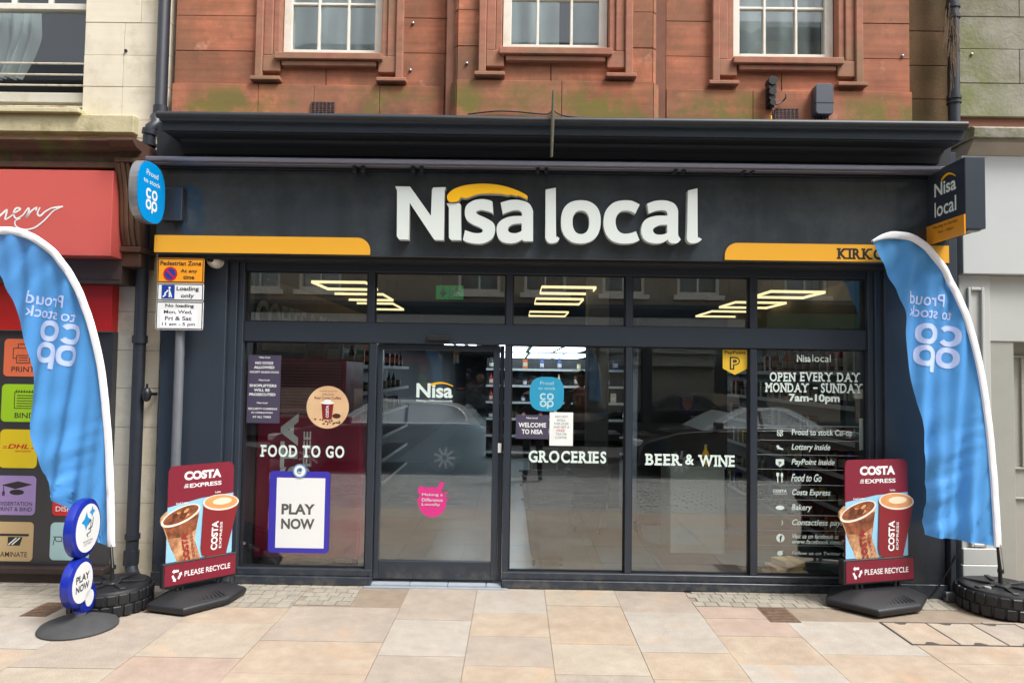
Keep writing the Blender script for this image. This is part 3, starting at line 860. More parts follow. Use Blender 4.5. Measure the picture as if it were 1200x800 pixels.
stroke(sc_, [(12, 254), (18, 249), (24, 245), (19, 244), (16, 250), (19, 256), (27, 252)], YL_, 2.2, lift=.0003)
stroke(sc_, [(27, 252), (33, 244), (34, 247), (31, 255), (36, 248), (43, 243), (42, 247)], YL_, 2.2, lift=.0006)
stroke(sc_, [(47, 243), (44, 250), (47, 253), (53, 248), (60, 244)], YL_, 2.2, lift=.0009)
stroke(sc_, [(74, 242), (63, 247), (57, 253), (50, 260), (40, 267), (28, 269), (19, 265), (18, 259), (24, 256)], YL_, 1.8, lift=.0012)
stroke(sc_, [(60, 244), (66, 243), (74, 242)], YL_, 2.2, lift=.0015)
sc_.build('lettering', m_signwhite, ls)
rb = MB(); z1, z0 = onY(60, 303, -.2).z, onY(60, 331, -.2).z
rb.box(-6.6, X1, -.2, .02, z0, z1); rb.box(-6.6, X1-.01, -.21, -.2, z0+.03, z0+.035)
rb.build('shutter_box', M('brown_shutter_box', (74, 60, 56), .5, var=.08), ls, bevel=.004)
rs = MB(); z1b, z0b = onY(60, 336, -.08).z, onY(60, 387, -.08).z
rs.box(-6.6, onY(131, 360, -.08).x, -.08, .02, z0b, z0-.004)
rs.build('window_header', M('bright_red_panel', (192, 30, 28), .4, var=.05, scale=2), ls)
wd = MB(); zwb = onY(60, 662, -.05).z
XW = onY(129, 500, -.05).x
wd.box(-6.6, XW, -.05, .02, zwb, z0b-.004)
wd.build('window_film', M('dark_window_film', (56, 56, 60), .3, var=.04, scale=3), ls)
bs = MB(); bs.box(-6.6, XW+.02, -.09, .02, 0, zwb-.05); bs.box(-6.6, XW+.03, -.13, .02, zwb-.049, zwb-.002)
bs.build('stall_riser', M('brown_riser', (58, 46, 44), .5, var=.15), ls, bevel=.004)
m_ink = M('dark_ink', (40, 38, 40), .5, var=0)
def tile(px0, py0, px1, py1, col, nm, draw, lab):
    X0, X1, Z0, Z1 = rect(px0, py0, px1, py1, -.05)
    mb = MB().prism(rounded(X0, X1, Z0, Z1, .035, (1, 1, 1, 1)), -.054, -.0505)
    o = mb.build('service_tile', M('tile_'+nm, col, .4, var=.02), ls); o['label'] = lab
    t = MB(); draw(t, X0, X1, Z0, Z1); t.build('print', [m_ink, m_signwhite, M('courier_red', (196, 30, 36), .4, var=0)], o)
Yt = -.0545
def bars(t, segs, X0, Z0, W, H, m=0, y=Yt, th=.006):
    for i, (a, b, c, d) in enumerate(segs):
        p = Vector((X0+a*W, 0, Z0+b*H)); q = Vector((X0+c*W, 0, Z0+d*H)); dd = (q-p); L_ = dd.length; dd.normalize(); n_ = Vector((-dd.z, 0, dd.x))*th/2
        yy = y-.00012*i
        t.add([(p.x+n_.x, yy, p.z+n_.z), (p.x-n_.x, yy, p.z-n_.z), (q.x-n_.x, yy, q.z-n_.z), (q.x+n_.x, yy, q.z+n_.z)], [(0, 1, 2, 3)], m)
def d_print(t, X0, X1, Z0, Z1):
    W, H = X1-X0, Z1-Z0; text(t, 'PRINT', X0+.22*W, X0+.85*W, Z0+.12*H, Z0+.26*H, Yt, weight=.01)
    bars(t, [(.25,.48,.25,.75),(.25,.75,.8,.75),(.8,.75,.8,.48),(.25,.48,.35,.48),(.35,.36,.35,.56),(.35,.56,.7,.56),(.7,.56,.7,.36),(.35,.36,.7,.36),(.4,.5,.65,.5),(.4,.43,.65,.43),(.38,.75,.38,.86),(.38,.86,.7,.86),(.7,.86,.7,.75)], X0, Z0, W, H)
def d_bind(t, X0, X1, Z0, Z1):
    W, H = X1-X0, Z1-Z0; text(t, 'BIND', X0+.36*W, X0+.88*W, Z0+.1*H, Z0+.24*H, Yt, weight=.01)
    bars(t, [(.34,.36,.34,.8),(.34,.8,.92,.8),(.92,.8,.92,.36),(.34,.36,.92,.36)]+[(.4,.42+.07*k,.86,.42+.07*k) for k in range(5)]+[(.38+.07*k,.77,.38+.07*k,.85) for k in range(8)], X0, Z0, W, H)
def d_dhl(t, X0, X1, Z0, Z1):
    W, H = X1-X0, Z1-Z0; text(t, 'DHL', X0+.24*W, X0+.8*W, Z0+.50*H, Z0+.62*H, Yt, weight=.03, m=2, shear=.4)
    text(t, 'SERVICEPOINT', X0+.42*W, X0+.84*W, Z0+.41*H, Z0+.46*H, Yt, m=2, weight=.01)
    bars(t, [(.08, .52, .2, .52), (.84, .52, .97, .52), (.1, .56, .19, .56)], X0, Z0, W, H, m=2)
def d_diss(t, X0, X1, Z0, Z1):
    W, H = X1-X0, Z1-Z0; text(t, 'DISSERTATION', X0+.14*W, X0+.93*W, Z0+.24*H, Z0+.34*H, Yt, weight=.008); text(t, 'PRINT & BIND', X0+.14*W, X0+.93*W, Z0+.10*H, Z0+.2*H, Yt, weight=.008)
    poly(t, [(X0+.2*W, Z0+.76*H), (X0+.52*W, Z0+.66*H), (X0+.92*W, Z0+.78*H), (X0+.58*W, Z0+.86*H)], Yt)
    disc(t, X0+.56*W, Z0+.58*H, W*.17, H*.07, Yt-.0003)
    bars(t, [(.25,.76,.25,.5),(.27,.6,.27,.48),(.23,.6,.23,.48)], X0, Z0, W, H, y=Yt-.0004)
def d_lam(t, X0, X1, Z0, Z1):
    W, H = X1-X0, Z1-Z0; text(t, 'LAMINATE', X0+.2*W, X0+.88*W, Z0+.11*H, Z0+.24*H, Yt, weight=.008)
    poly(t, [(X0+.22*W, Z0+.7*H), (X0+.9*W, Z0+.7*H), (X0+.9*W, Z0+.64*H), (X0+.22*W, Z0+.64*H)], Yt)
    poly(t, [(X0+.42*W, Z0+.62*H), (X0+.76*W, Z0+.62*H), (X0+.7*W, Z0+.4*H), (X0+.42*W, Z0+.4*H)], Yt-.0001)
    bars(t, [(.44,.42,.62,.6),(.52,.42,.7,.6)], X0, Z0, W, H, m=1, y=Yt-.0004, th=.01)
tile(5, 397, 48, 441, (222, 112, 74), 'orange', d_print, 'orange tile reading print')
tile(2, 450, 47, 494, (158, 204, 34), 'lime', d_bind, 'lime green tile reading bind')
tile(0, 503, 44, 548, (222, 196, 30), 'yellow', d_dhl, 'yellow tile with red courier lettering')
tile(-8, 557, 42, 603, (158, 136, 190), 'violet', d_diss, 'violet tile with a mortar board')
tile(-12, 611, 39, 657, (198, 172, 128), 'tan', d_lam, 'tan tile reading laminate')
def d_red(t, X0, X1, Z0, Z1):
    W, H = X1-X0, Z1-Z0; text(t, 'DISPLAY', X0+.1*W, X0+.9*W, Z0+.12*H, Z0+.26*H, Yt, m=1, weight=.01); text(t, 'SIGN', X0+.1*W, X0+.5*W, Z0+.36*H, Z0+.5*H, Yt, m=1, weight=.01)
def d_blue(t, X0, X1, Z0, Z1):
    W, H = X1-X0, Z1-Z0
    bars(t, [(.08,.4,.12,.6),(.12,.6,.16,.5),(.16,.5,.3,.5),(.3,.5,.3,.62),(.08,.62,.3,.62),(.5,.3,.5,.7),(.5,.7,.8,.7)], X0, Z0, W, H)
tile(62, 562, 104, 604, (200, 44, 46), 'red', d_red, 'red tile with white words')
tile(59, 612, 105, 656, (170, 206, 208), 'aqua', d_blue, 'pale aqua tile')

# ============================================================ right neighbour
rb_ = thing('corner_building', 'mossy grey stone building at the right with pale grey painted shopfront', 'building')
w = MB(); XR1 = onY(1123, 60, .06).x
zr = [onY(1160, v, .06).z for v in (137, 98, 58, 20, -20, -60)]
while zr[-1] < 7.2: zr.append(zr[-1]+.28)
ashlar(w, XR1, 8.6, zr, .06, [], depth=.2, lo=.4, hi=.8)
w.build('wall', m_mossgrey, rb_, bevel=.004)
MB().box(XR1, 8.6, .085, .35, 3.6, 7.2).build('mortar', m_joint, rb_)
led = MB()
z_a = onY(1165, 147, -.25).z; z_b = onY(1165, 160, -.25).z; z_c = onY(1165, 173, -.2).z
XL2 = onY(1131, 160, -.1).x
led.prismx([(.1, z_a+.06), (-.22, z_a), (-.25, z_a-.02), (-.24, z_b), (.1, z_b)], XL2-.02, 8.6)
led.build('lead_ledge', M('weathered_lead', (150, 146, 136), .9, var=.3, scale=9, bump=.8, bscale=20, stain=[((104, 112, 56), 4, .45, .62, .8, None), ((90, 84, 76), 8, .55, .68, .7, None)]), rb_)
m_pgrey = M('pale_grey_paint', (182, 184, 180), .5, var=.03, scale=3)
m_lgrey = M('light_fascia_grey', (190, 194, 194), .4, var=.03, scale=2)
pf = MB()
pf.prismx([(.1, z_b-.002), (-.2, z_b-.002), (-.2, z_b-.03), (-.15, z_c), (-.12, z_c-.04), (.1, z_c-.04)], XL2, 8.6)
pf.build('cornice', M('stone_grey_paint', (168, 160, 146), .6, var=.08), rb_)
XP = onY(1128, 400, -.1).x
zf0 = onY(1170, 321, -.12).z
MB().box(XP, 8.6, -.12, .1, zf0, z_c-.042).build('fascia_board', m_lgrey, rb_, bevel=.004)
pi = MB()
xa, xb = XP, onY(1163, 400, -.08).x
pi.box(xa, xb, -.06, .1, 0, zf0-.002)
zpa, zpb = onY(1150, 337, -.06).z, onY(1150, 640, -.06).z
for (a, b, c, d) in ((xa+.06, xa+.085, zpb, zpa), (xb-.085, xb-.06, zpb, zpa), (xa+.085, xb-.085, zpa-.025, zpa), (xa+.085, xb-.085, zpb, zpb+.025)):
    pi.box(a, b, -.085, -.061, c, d)
pi.box(xa-.02, xb+.02, -.10, -.061, 0, onY(1150, 662, -.1).z); pi.box(xa-.01, xb+.01, -.09, -.061, onY(1150, 662, -.1).z+.001, onY(1150, 640, -.1).z-.02)
pi.box(xb, 8.6, -.04, .1, onY(1180, 400, -.04).z, zf0-.003)
pi.build('pilaster', m_pgrey, rb_, bevel=.005)
dp = MB()
dx = onY(1174, 500, .12).x
dp.box(xb, 8.6, .12, .16, 0, zf0)
zz = [onY(1185, v, .12).z for v in (419, 548, 583)]
dp.box(xb+.001, dx, -.03, .119, 0, zf0-.3)
for zc_ in (zz[1], zz[2]): dp.box(dx+.02, 8.5, .10, .119, zc_-.008, zc_+.008)
dp.box(dx+.155, dx+.18, .10, .119, zz[1]+.01, zz[0]); dp.box(dx, 8.5, .095, .119, zz[0]+.001, zz[0]+.02)
dp.build('panelling', M('taupe_grey_paint', (156, 156, 148), .5, var=.04), rb_, bevel=.003)

# ============================================================ shop interior
ins = thing('shop_interior', 'grey tiled interior room of the convenience shop behind the glass', 'room')
IX0, IX1 = -2.28, 3.55
fl = MB(); y = .16
while y < 26:
    x = IX0
    while x < IX1:
        fl.box(x+.002, min(x+.6, IX1)-.002, y+.002, y+.598, -.03, .0+random.uniform(0, .0006)); x += .6
    y += .6
fl.build('floor', M('grey_floor_tile', (100, 106, 108), .28, var=.07, scale=4, island=.05), ins)
MB().box(IX0, IX1, .14, 26, -.05, -.031).build('floor_bed', M('grey_grout', (80, 80, 80), .9), ins)
wls = MB()
wls.box(IX0-.1, IX0, .16, 26, 0, 3.3); wls.box(IX1, IX1+.1, .16, 26, 0, 3.3); wls.box(IX0, IX1, 25.9, 26, 0, 3.3)
wls.build('wall', M('shop_wall_grey', (64, 66, 70), .8, var=.05), ins)
ce = MB(); ce.box(IX0, IX1, .15, 11, 3.05, 3.1); ce.box(IX0, IX1, 11.2, 26, 2.35, 2.4); ce.box(IX0, IX1, 11, 11.15, 2.35, 3.1)
ce.build('ceiling', M('charcoal_ceiling', (52, 52, 54), .9, var=.05), ins)
tp = MB(); X0 = onY(700, 400, .6).x
ins_col = MB(); 
tagc = MB().box(.0, 0, 0, 0, 0, 0)
colm = thing('interior_column', 'plain grey square column inside the shop between the till and the shelves', 'column')
q0, q1 = onY(688, 500, 2.2), onY(713, 500, 2.2)
MB().box(q0.x, q1.x, 2.2, 2.5, 0, 3.04).build('shaft', M('light_grey_column', (140, 142, 146), .6, var=.05), colm, bevel=.01)
# tan menu board wall and sign at left
mw = MB(); mw.box(IX0+.001, IX0+.03, .5, 6, 1.9, 2.55)
mo = thing('menu_board', 'tan board reading coffee and slush high on the left shop wall', 'sign')
mw.build('board', M('tan_board', (150, 128, 98), .7, var=.15, scale=5), mo)
tx = MB(); text(tx, 'COFFEE & SLUSH', 0, 3.0, 0, .30, 0, depth=.012, weight=.02)
tx.map(lambda x, y, z: (IX0+.032-y, .25+x, 2.04+z)); tx.build('lettering', M('pale_carved_letters', (206, 196, 176), .6, var=0), mo)
# wall graphics right
gm = MB(); gm.box(IX1-.004, IX1-.001, .8, 8, 1.95, 2.75)
mu_ = thing('wall_mural', 'beige wall mural with a dark skyline and script high on the right shop wall', 'mural')
gm.build('panel', M('beige_mural', (130, 122, 104), .8, var=.1, scale=2), mu_)
sk = MB(); y = 1.0
while y < 5.2:
    h = random.uniform(.03, .3); wdt = random.uniform(.04, .16)
    sk.box(IX1-.008, IX1-.0045, y, y+wdt, 1.96, 1.98+h); y += wdt+random.uniform(.0, .05)
sk.build('skyline', m_ink, mu_)
# LED ceiling frames
m_led = M('warm_led', (255, 226, 170), .5, var=0, emit=.95)
m_ledw = M('cool_led', (225, 240, 255), .5, var=0, emit=4)
leds = [[(368,330),(430,330),(441,339),(382,338)], [(393,344),(452,344),(457,351),(405,351)], [(412,355),(464,355),(469,362),(420,362)],
        [(636,336),(699,336),(692,344),(631,343)], [(629,349.5),(684,350),(679,356),(625,355.5)], [(621,365),(665,365),(664,370),(619,370)],
        [(901,340),(963,342.5),(941.7,348.7),(886.7,347.5)], [(862,353),(917.5,355),(898,361),(846,359)], [(831,364),(877,365),(871,371),(819,370)]]
side_w = ['left', 'middle', 'right']; near_w = ['nearest the window', 'second from the window', 'deepest in the shop']
for i, cs_ in enumerate(leds):
    P = [onZ(a, b, 2.68) for a, b in cs_]
    yn = (P[0].y+P[1].y)/2; yf = (P[2].y+P[3].y)/2
    xa = (P[0].x+P[3].x)/2; xb = (P[1].x+P[2].x)/2
    cx_, cy_ = (xa+xb)/2, (yn+yf)/2
    t = thing('ceiling_light', 'glowing rectangular light frame in the %s row on the ceiling, %s' % (side_w[i//3], near_w[i % 3]), 'ceiling light', (cx_, cy_, 2.68), 0, 'rectangular ceiling light frames')
    hx, hy = (xb-xa)/2, abs(yf-yn)/2; b = .0055
    l_ = MB(); l_.box(-hx, hx, -hy, -hy+b, -.02, .01); l_.box(-hx, hx, hy-b, hy, -.02, .01); l_.box(-hx, -hx+b, -hy+b, hy-b, -.02, .01); l_.box(hx-b, hx, -hy+b, hy-b, -.02, .01)
    l_.build('tube', m_led, t)
    wr = MB()
    for sx in (-1, 1): wr.tube([(sx*hx*.9, 0, .01), (sx*hx*.9, 0, .37)], .004, 5)
    wr.build('hanger', m_black, t)
for i, (y0, y1, x0, x1) in enumerate(((6.5, 11.0, -.35, 1.5), (12.4, 19, -.6, 2.2), (6.6, 9, -1.35, -.7))):
    zz_ = 2.2
    t = thing('light_panel', 'row of white ceiling light panels %s' % ('over the groceries aisle', 'deep at the back of the shop', 'beyond the sliding door')[i], 'light panel', (0, 0, 0))
    l_ = MB(); nx = 3; ny = 3
    for a in range(nx):
        for b in range(ny):
            xa = x0+(x1-x0)*a/nx; ya = y0+(y1-y0)*b/ny
            l_.box(xa+.05, xa+(x1-x0)/nx-.05, ya+.1, ya+(y1-y0)/ny-.1, zz_, zz_+.01)
    l_.build('diffuser', m_ledw, t)
    MB().box(x0, x1, y0, y1, zz_+.012, zz_+.05).build('housing', m_pgrey, t)
# emergency exit sign
ex = thing('exit_sign', 'green and white emergency exit sign with arrow and running figure inside', 'exit sign')
X0, X1, Z0, Z1 = rect(511, 334.5, 543, 350.5, 2.0)
MB().box(X0, X1, 2.0, 2.02, Z0, Z1).build('panel', M('exit_green', (20, 120, 66), .5, var=0, emit=.35), ex)
e_ = MB(); W_, H_ = X1-X0, Z1-Z0
e_.box(X0+W_*.5-.004, X0+W_*.5+.004, 1.997, 1.9995, Z0, Z1)
poly(e_, [(X0+.2*W_, Z0+.9*H_), (X0+.3*W_, Z0+.9*H_), (X0+.3*W_, Z0+.5*H_), (X0+.4*W_, Z0+.5*H_), (X0+.25*W_, Z0+.12*H_), (X0+.1*W_, Z0+.5*H_), (X0+.2*W_, Z0+.5*H_)], 1.998)
disc(e_, X0+.78*W_, Z0+.82*H_, .018, .018, 1.998)
for i, sg in enumerate([(.76,.72,.7,.4),(.7,.4,.58,.15),(.7,.42,.82,.3),(.82,.3,.8,.1),(.75,.66,.62,.6),(.62,.6,.6,.45),(.75,.68,.88,.58),(.88,.58,.94,.66)]):
    bars(e_, [sg], X0, Z0, W_, H_, y=1.998-.0002*i, th=.014)
e_.build('pictogram', m_signwhite, ex)
hg = MB()
for fx in (.15, .85): hg.tube([(X0+fx*W_, 2.01, Z1), (X0+fx*W_, 2.01, 3.05)], .004, 5)
hg.build('hanger', m_steel, ex)
# coffee vending machine at the left
cm = thing('coffee_machine', 'tall maroon coffee vending machine seen from behind through the left window', 'vending machine')
X0, X1 = onY(300, 500, .4).x, onY(424, 500, .4).x
Zb_, Zt_ = onY(360, 655, .4).z, onY(360, 420, .4).z
m_costam = M('maroon_machine', (150, 34, 62), .4, var=.03, scale=2)
m_costa = M('maroon_panel', (118, 18, 42), .4, var=.03, scale=2)
b_ = MB(); b_.box(X0, X1, .4, 1.15, Zb_, Zt_-.5); b_.box(X0, X1-.16, .43, 1.15, Zt_-.499, Zt_)
b_.build('body', m_costam, cm, bevel=.02)
lv = MB()
for k in range(16): z = Zt_-.04-k*.027; lv.box(X0+.1, X1-.2, .415, .4295, z-.011, z+.006)
lv.build('shutter_reflection', M('dull_maroon_reflection', (150, 84, 96), .5, var=.05), cm)  # slats model the reflection of a shutter opposite, coloured in
tx = MB()
xx0, xx1 = onY(329, 500, .4).x, onY(350, 500, .4).x
text(tx, 'COSTA', xx0, xx1, onY(340, 640, .4).z, onY(340, 484, .4).z, .398, weight=.05, vertical=True)
xx0, xx1 = onY(356, 500, .4).x, onY(365, 500, .4).x
text(tx, 'COFFEE', xx0, xx1, onY(340, 580, .4).z, onY(340, 505, .4).z, .398, weight=.03, vertical=True)
tx.build('lettering', M('pale_machine_letters', (246, 240, 240), .5, var=0), cm)
ft = MB()
for x in (X0+.05, X1-.05):
    for y in (.47, 1.07): ft.tube([(x, y, 0), (x, y, Zb_+.005)], .03, 8)
ft.build('foot', m_black, cm)
# bright menu cards above the machine
for k, (px_, wpx, cn, cc_) in enumerate(((306, 10, 'grey', (150, 150, 150)), (322, 9, 'lime', (150, 170, 50)), (337, 11, 'red', (180, 40, 36)), (352, 9, 'yellow', (210, 180, 60)), (367, 12, 'pink', (200, 130, 120)), (384, 14, 'white', (206, 206, 200)))):
    A_ = onY(px_, 402, 1.7); B_ = onY(px_+wpx, 421, 1.7)
    tc_ = thing('menu_card', '%s menu card in the row above the maroon machine at the left' % cn, 'card')
    MB().box(A_.x, B_.x, 1.7, 1.706, B_.z, A_.z).build('sheet', M('card_'+cn, cc_, .5, var=.12, scale=25), tc_)
    q_ = MB(); q_.box(A_.x+.01, B_.x-.01, 1.696, 1.6995, A_.z-.03, A_.z-.012); q_.box(A_.x+.01, B_.x-.02, 1.696, 1.6995, A_.z-.055, A_.z-.042); q_.build('print', m_ink, tc_)
rl_ = thing('card_rail', 'thin metal rail the menu cards hang from at the left', 'rail')
MB().box(onY(298, 402, 1.7).x, onY(402, 402, 1.7).x, 1.707, 1.72, onY(350, 421, 1.7).z, onY(350, 400, 1.7).z).build('strip', m_steel, rl_)
# white display plinth with a bottle
pl = thing('display_plinth', 'plain white display plinth standing behind the beer and wine lettering', 'plinth')
a = onZ(785, 648, 0); b = onZ(848, 648, 0); zt_ = onY(815, 549, a.y).z
MB().box(a.x, b.x, a.y, a.y+.45, 0, zt_).build('box', M('white_laminate', (232, 236, 234), .4, var=.03), pl, bevel=.006)
MB().box(a.x-.01, b.x+.01, a.y-.01, a.y+.46, zt_+.001, zt_+.025).build('top', M('white_laminate', (232, 236, 234)), pl, bevel=.003)
bt = thing('bottle', 'yellow bottle standing on the white plinth', 'bottle', (onY(827, 530, a.y+.15).x, a.y+.15, zt_+.025))
MB().lathe([(.0, 0), (.032, 0), (.034, .01), (.034, .10), (.026, .125), (.013, .145), (.013, .175), (0, .175)], n=20).build('body', M('yellow_squash', (214, 168, 30), .3, var=.05, emit=.15), bt, smooth=True)  # weak glow added to the bottle's colour; it is no light source
MB().lathe([(0, .1755), (.015, .1755), (.015, .2), (0, .2)], n=14).build('cap', m_signwhite, bt, smooth=True)
MB().lathe([(.0347, .035), (.0349, .036), (.0349, .08), (.0347, .081)], n=20).build('label_band', M('orange_label', (200, 80, 40), .5), bt, smooth=True)
# stacked wheeled baskets
m_bask = M('dark_basket', (62, 64, 72), .5, var=.1)
def basket_stack(x, y, h, lab, rz):
    t = thing('basket_stack', lab, 'baskets', (x, y, 0), rz, 'wheeled shopping baskets inside the shop')
    b = MB(); 
    for k in range(3):
        z0 = .06+k*.13
        o = .012*k
        b.add([(-.13-o, -.1-o, z0), (.13+o, -.1-o, z0), (.13+o, .1+o, z0), (-.13-o, .1+o, z0), (-.2-o, -.16-o, z0+h), (.2+o, -.16-o, z0+h), (.2+o, .16+o, z0+h), (-.2-o, .16+o, z0+h)],
              [(0, 3, 2, 1), (0, 1, 5, 4), (1, 2, 6, 5), (2, 3, 7, 6), (3, 0, 4, 7)])
        b.box(-.215-o, .215+o, -.175-o, -.155-o, z0+h-.02, z0+h+.0); b.box(-.215-o, .215+o, .155+o, .175+o, z0+h-.02, z0+h)
    b.build('basket', m_bask, t)
    h_ = MB(); h_.tube([(-.12, .18, h), (-.12, .2, h+.52), (.12, .2, h+.52), (.12, .18, h)], .01, 8); h_.build('pull_handle', m_steel, t)
    for sx in (-1, 1): MB().tube([(sx*.12-.012, -.06, .028), (sx*.12+.012, -.06, .028)], .028, 12).build('wheel', m_plastic, t)
q = onZ(640, 660, 0); basket_stack(q.x, q.y, .5, 'taller stack of dark wheeled baskets nearest the glass', .1)
q = onZ(692, 628, 0); basket_stack(q.x, q.y+.2, .38, 'shorter stack of dark wheeled baskets further inside', -.3)
# till counter and cashier
ct = thing('till_counter', 'long dark till counter inside the shop', 'counter')
MB().box(.2, 1.35, 3.3, 3.9, 0, .92).build('body', M('dark_counter', (56, 46, 44), .5, var=.06), ct, bevel=.01)
MB().box(.17, 1.38, 3.27, 3.93, .921, .95).build('worktop', M('counter_worktop', (120, 96, 70), .4, var=.1), ct, bevel=.005)

# people: one skinned body each
def person(label, joints, edges, radii, root, mats, loc, rz, clothing=None, name='person', cat='person', head=None, hair=None):
    t = thing(name, label, cat, loc, rz)
    me = bpy.data.meshes.new('body'); me.from_pydata(joints, edges, [])
    o = bpy.data.objects.new('body', me); C.objects.link(o); o.parent = t
    md = o.modifiers.new('s', 'SKIN'); 
    for i, r_ in enumerate(radii): me.skin_vertices[0].data[i].radius = (r_, r_)
    me.skin_vertices[0].data[root].use_root = True
    ss = o.modifiers.new('d', 'SUBSURF'); ss.levels = 2; ss.render_levels = 2
    bpy.context.view_layer.update()
    m2 = bpy.data.meshes.new_from_object(o.evaluated_get(bpy.context.evaluated_depsgraph_get()))
    o.modifiers.clear(); o.data = m2
    m2.materials.clear()
    for mm in mats: m2.materials.append(mm)
    for p in m2.polygons:
        p.use_smooth = True; c = p.center
        p.material_index = 0 if c.z < .95 else (1 if (c.z < 1.46 and not (abs(c.x) > .0 and c.y < -.30)) else 2)
        if c.z < .09: p.material_index = 3
    # head: egg with nose, ears, hair cap
    hx, hy, hz = head
    vs = []; fs = []; n = 18; mrows = 12
    for i in range(mrows+1):
        a = PI*i/mrows
        for k in range(n):
            b = 2*PI*k/n
            x = .076*math.sin(a)*math.cos(b); y = .095*math.sin(a)*math.sin(b); z = .118*math.cos(a)
            if z < -.03: x *= .86+.1*(z+.118)/.09; 
            if y < -.06 and abs(x) < .02 and -.035 < z < .02: y -= .018
            if abs(z-.015) < .02 and y < -.06 and .015 < abs(x) < .045: y += .006
            vs.append((hx+x, hy+y, hz+z))
    for i in range(mrows):
        for k in range(n): fs.append((i*n+k, i*n+(k+1) % n, (i+1)*n+(k+1) % n, (i+1)*n+k))
    hm = MB(); hm.add(vs, fs); hm.box(hx-.086, hx-.074, hy-.01, hy+.02, hz-.03, hz+.03); hm.box(hx+.074, hx+.086, hy-.01, hy+.02, hz-.03, hz+.03)
    hm.build('head', mats[2], t, smooth=True)
    hr = MB(); vs = []; fs = []
    for i in range(8):
        a = PI*.55*i/7
        for k in range(n):
            b = 2*PI*k/n; f_ = 1.1
            cut = a if math.sin(b) > -.3 else a*.62
            vs.append((hx+.076*f_*math.sin(cut)*math.cos(b), hy+.004+.095*f_*math.sin(cut)*math.sin(b), hz+.12*f_*math.cos(cut)))
    for i in range(7):
        for k in range(n): fs.append((i*n+k, i*n+(k+1) % n, (i+1)*n+(k+1) % n, (i+1)*n+k))
    hr.add(vs, fs); hr.build('hair', M(*hair), t, smooth=True)
    return t
skin = M('skin', (206, 160, 136), .55, var=.03)
def figure(arm_l, arm_r, lean=0.0):
    J_ = [(0, 0, .95), (0, 0, 1.12), (0, 0, 1.33), (0, 0, 1.46), (0, 0, 1.53),           # pelvis, waist, chest, neck base, neck
          (.10, 0, .88), (.11, -.01, .50), (.12, 0, .10), (.13, -.12, .045),              # right leg, foot
          (-.10, 0, .88), (-.11, -.01, .50), (-.12, 0, .10), (-.13, -.12, .045),
          (.17, 0, 1.42), *arm_r, (-.17, 0, 1.42), *arm_l]
    nr = len(arm_r)
    E_ = [(0, 1), (1, 2), (2, 3), (3, 4), (0, 5), (5, 6), (6, 7), (7, 8), (0, 9), (9, 10), (10, 11), (11, 12), (3, 13)]
    E_ += [(13+i, 14+i) for i in range(nr)]
    b = 14+nr; E_ += [(3, b)]+[(b+i, b+1+i) for i in range(len(arm_l))]
    R_ = [.15, .135, .155, .08, .052, .09, .062, .042, .04, .09, .062, .042, .04, .06]+[.042, .03, .026][:nr]+[.06]+[.042, .03, .026][:len(arm_l)]
    return J_, E_, R_
def hand(parent, x, y, z, m, s=1):
    """open hand curled round a held thing: palm, four fingers of unequal length and a thumb"""
    h = MB(); h.box(x-.012, x+.012, y-.03, y+.03, z-.045, z+.04)
    for k, L_ in enumerate((.06, .07, .066, .052)):
        zz = z+.032-k*.022
        h.tube([(x, y-.028, zz), (x-s*.012, y-.028-L_*.5, zz), (x-s*.036, y-.03-L_*.75, zz)], [.0095, .0085, .007], 8)
    h.tube([(x, y+.0, z+.036), (x-s*.02, y-.02, z+.06), (x-s*.03, y-.045, z+.062)], [.011, .0095, .008], 8)
    return h.build('hand', m, parent, bevel=0, smooth=True)
J_, E_, R_ = figure([(-.24, .0, 1.16), (-.19, -.24, 1.28), (-.15, -.34, 1.50)], [(.25, .02, 1.15), (.10, -.22, 1.25), (-.0, -.34, 1.5)])
# the photographer faces the shop (+y), so the figure is turned half round
ph = person('person in dark trousers and jacket holding up a phone to photograph the shop', J_, E_, R_, 0, [M('dark_trousers', (30, 31, 36), .85), M('dark_jacket', (40, 44, 54), .85), skin, m_black], (.30, -5.98, -.10), PI, head=(0, -.02, 1.64), hair=('brown_hair', (60, 44, 34), .8))
hand(ph, -.175, -.37, 1.53, skin, -1); hand(ph, .03, -.37, 1.53, skin, 1)
phn = tag(MB().box(.22, .37, -5.615, -5.607, 1.50, 1.57).build('phone', m_black, None, bevel=.003), 'black smartphone held up by the photographer', 'phone')
J_, E_, R_ = figure([(-.26, -.02, 1.18), (-.2, -.26, 1.05), (-.16, -.34, 1.0)], [(.26, -.02, 1.18), (.2, -.26, 1.05), (.16, -.34, 1.0)])
ca = person('person with short dark hair and brown top standing behind the till', J_, E_, R_, 0, [M('dark_trousers', (30, 31, 36)), M('brown_top', (112, 92, 62), .85), M('skin_tone', (170, 120, 96), .6), m_black], (onY(682, 480, 4.5).x, 4.5, 0), -.5, head=(0, -.02, 1.64), hair=('dark_hair', (34, 28, 26), .8))
hand(ca, -.16, -.37, 1.0, M('skin_tone', (170, 120, 96)), -1); hand(ca, .16, -.37, 1.0, M('skin_tone', (170, 120, 96)), 1)

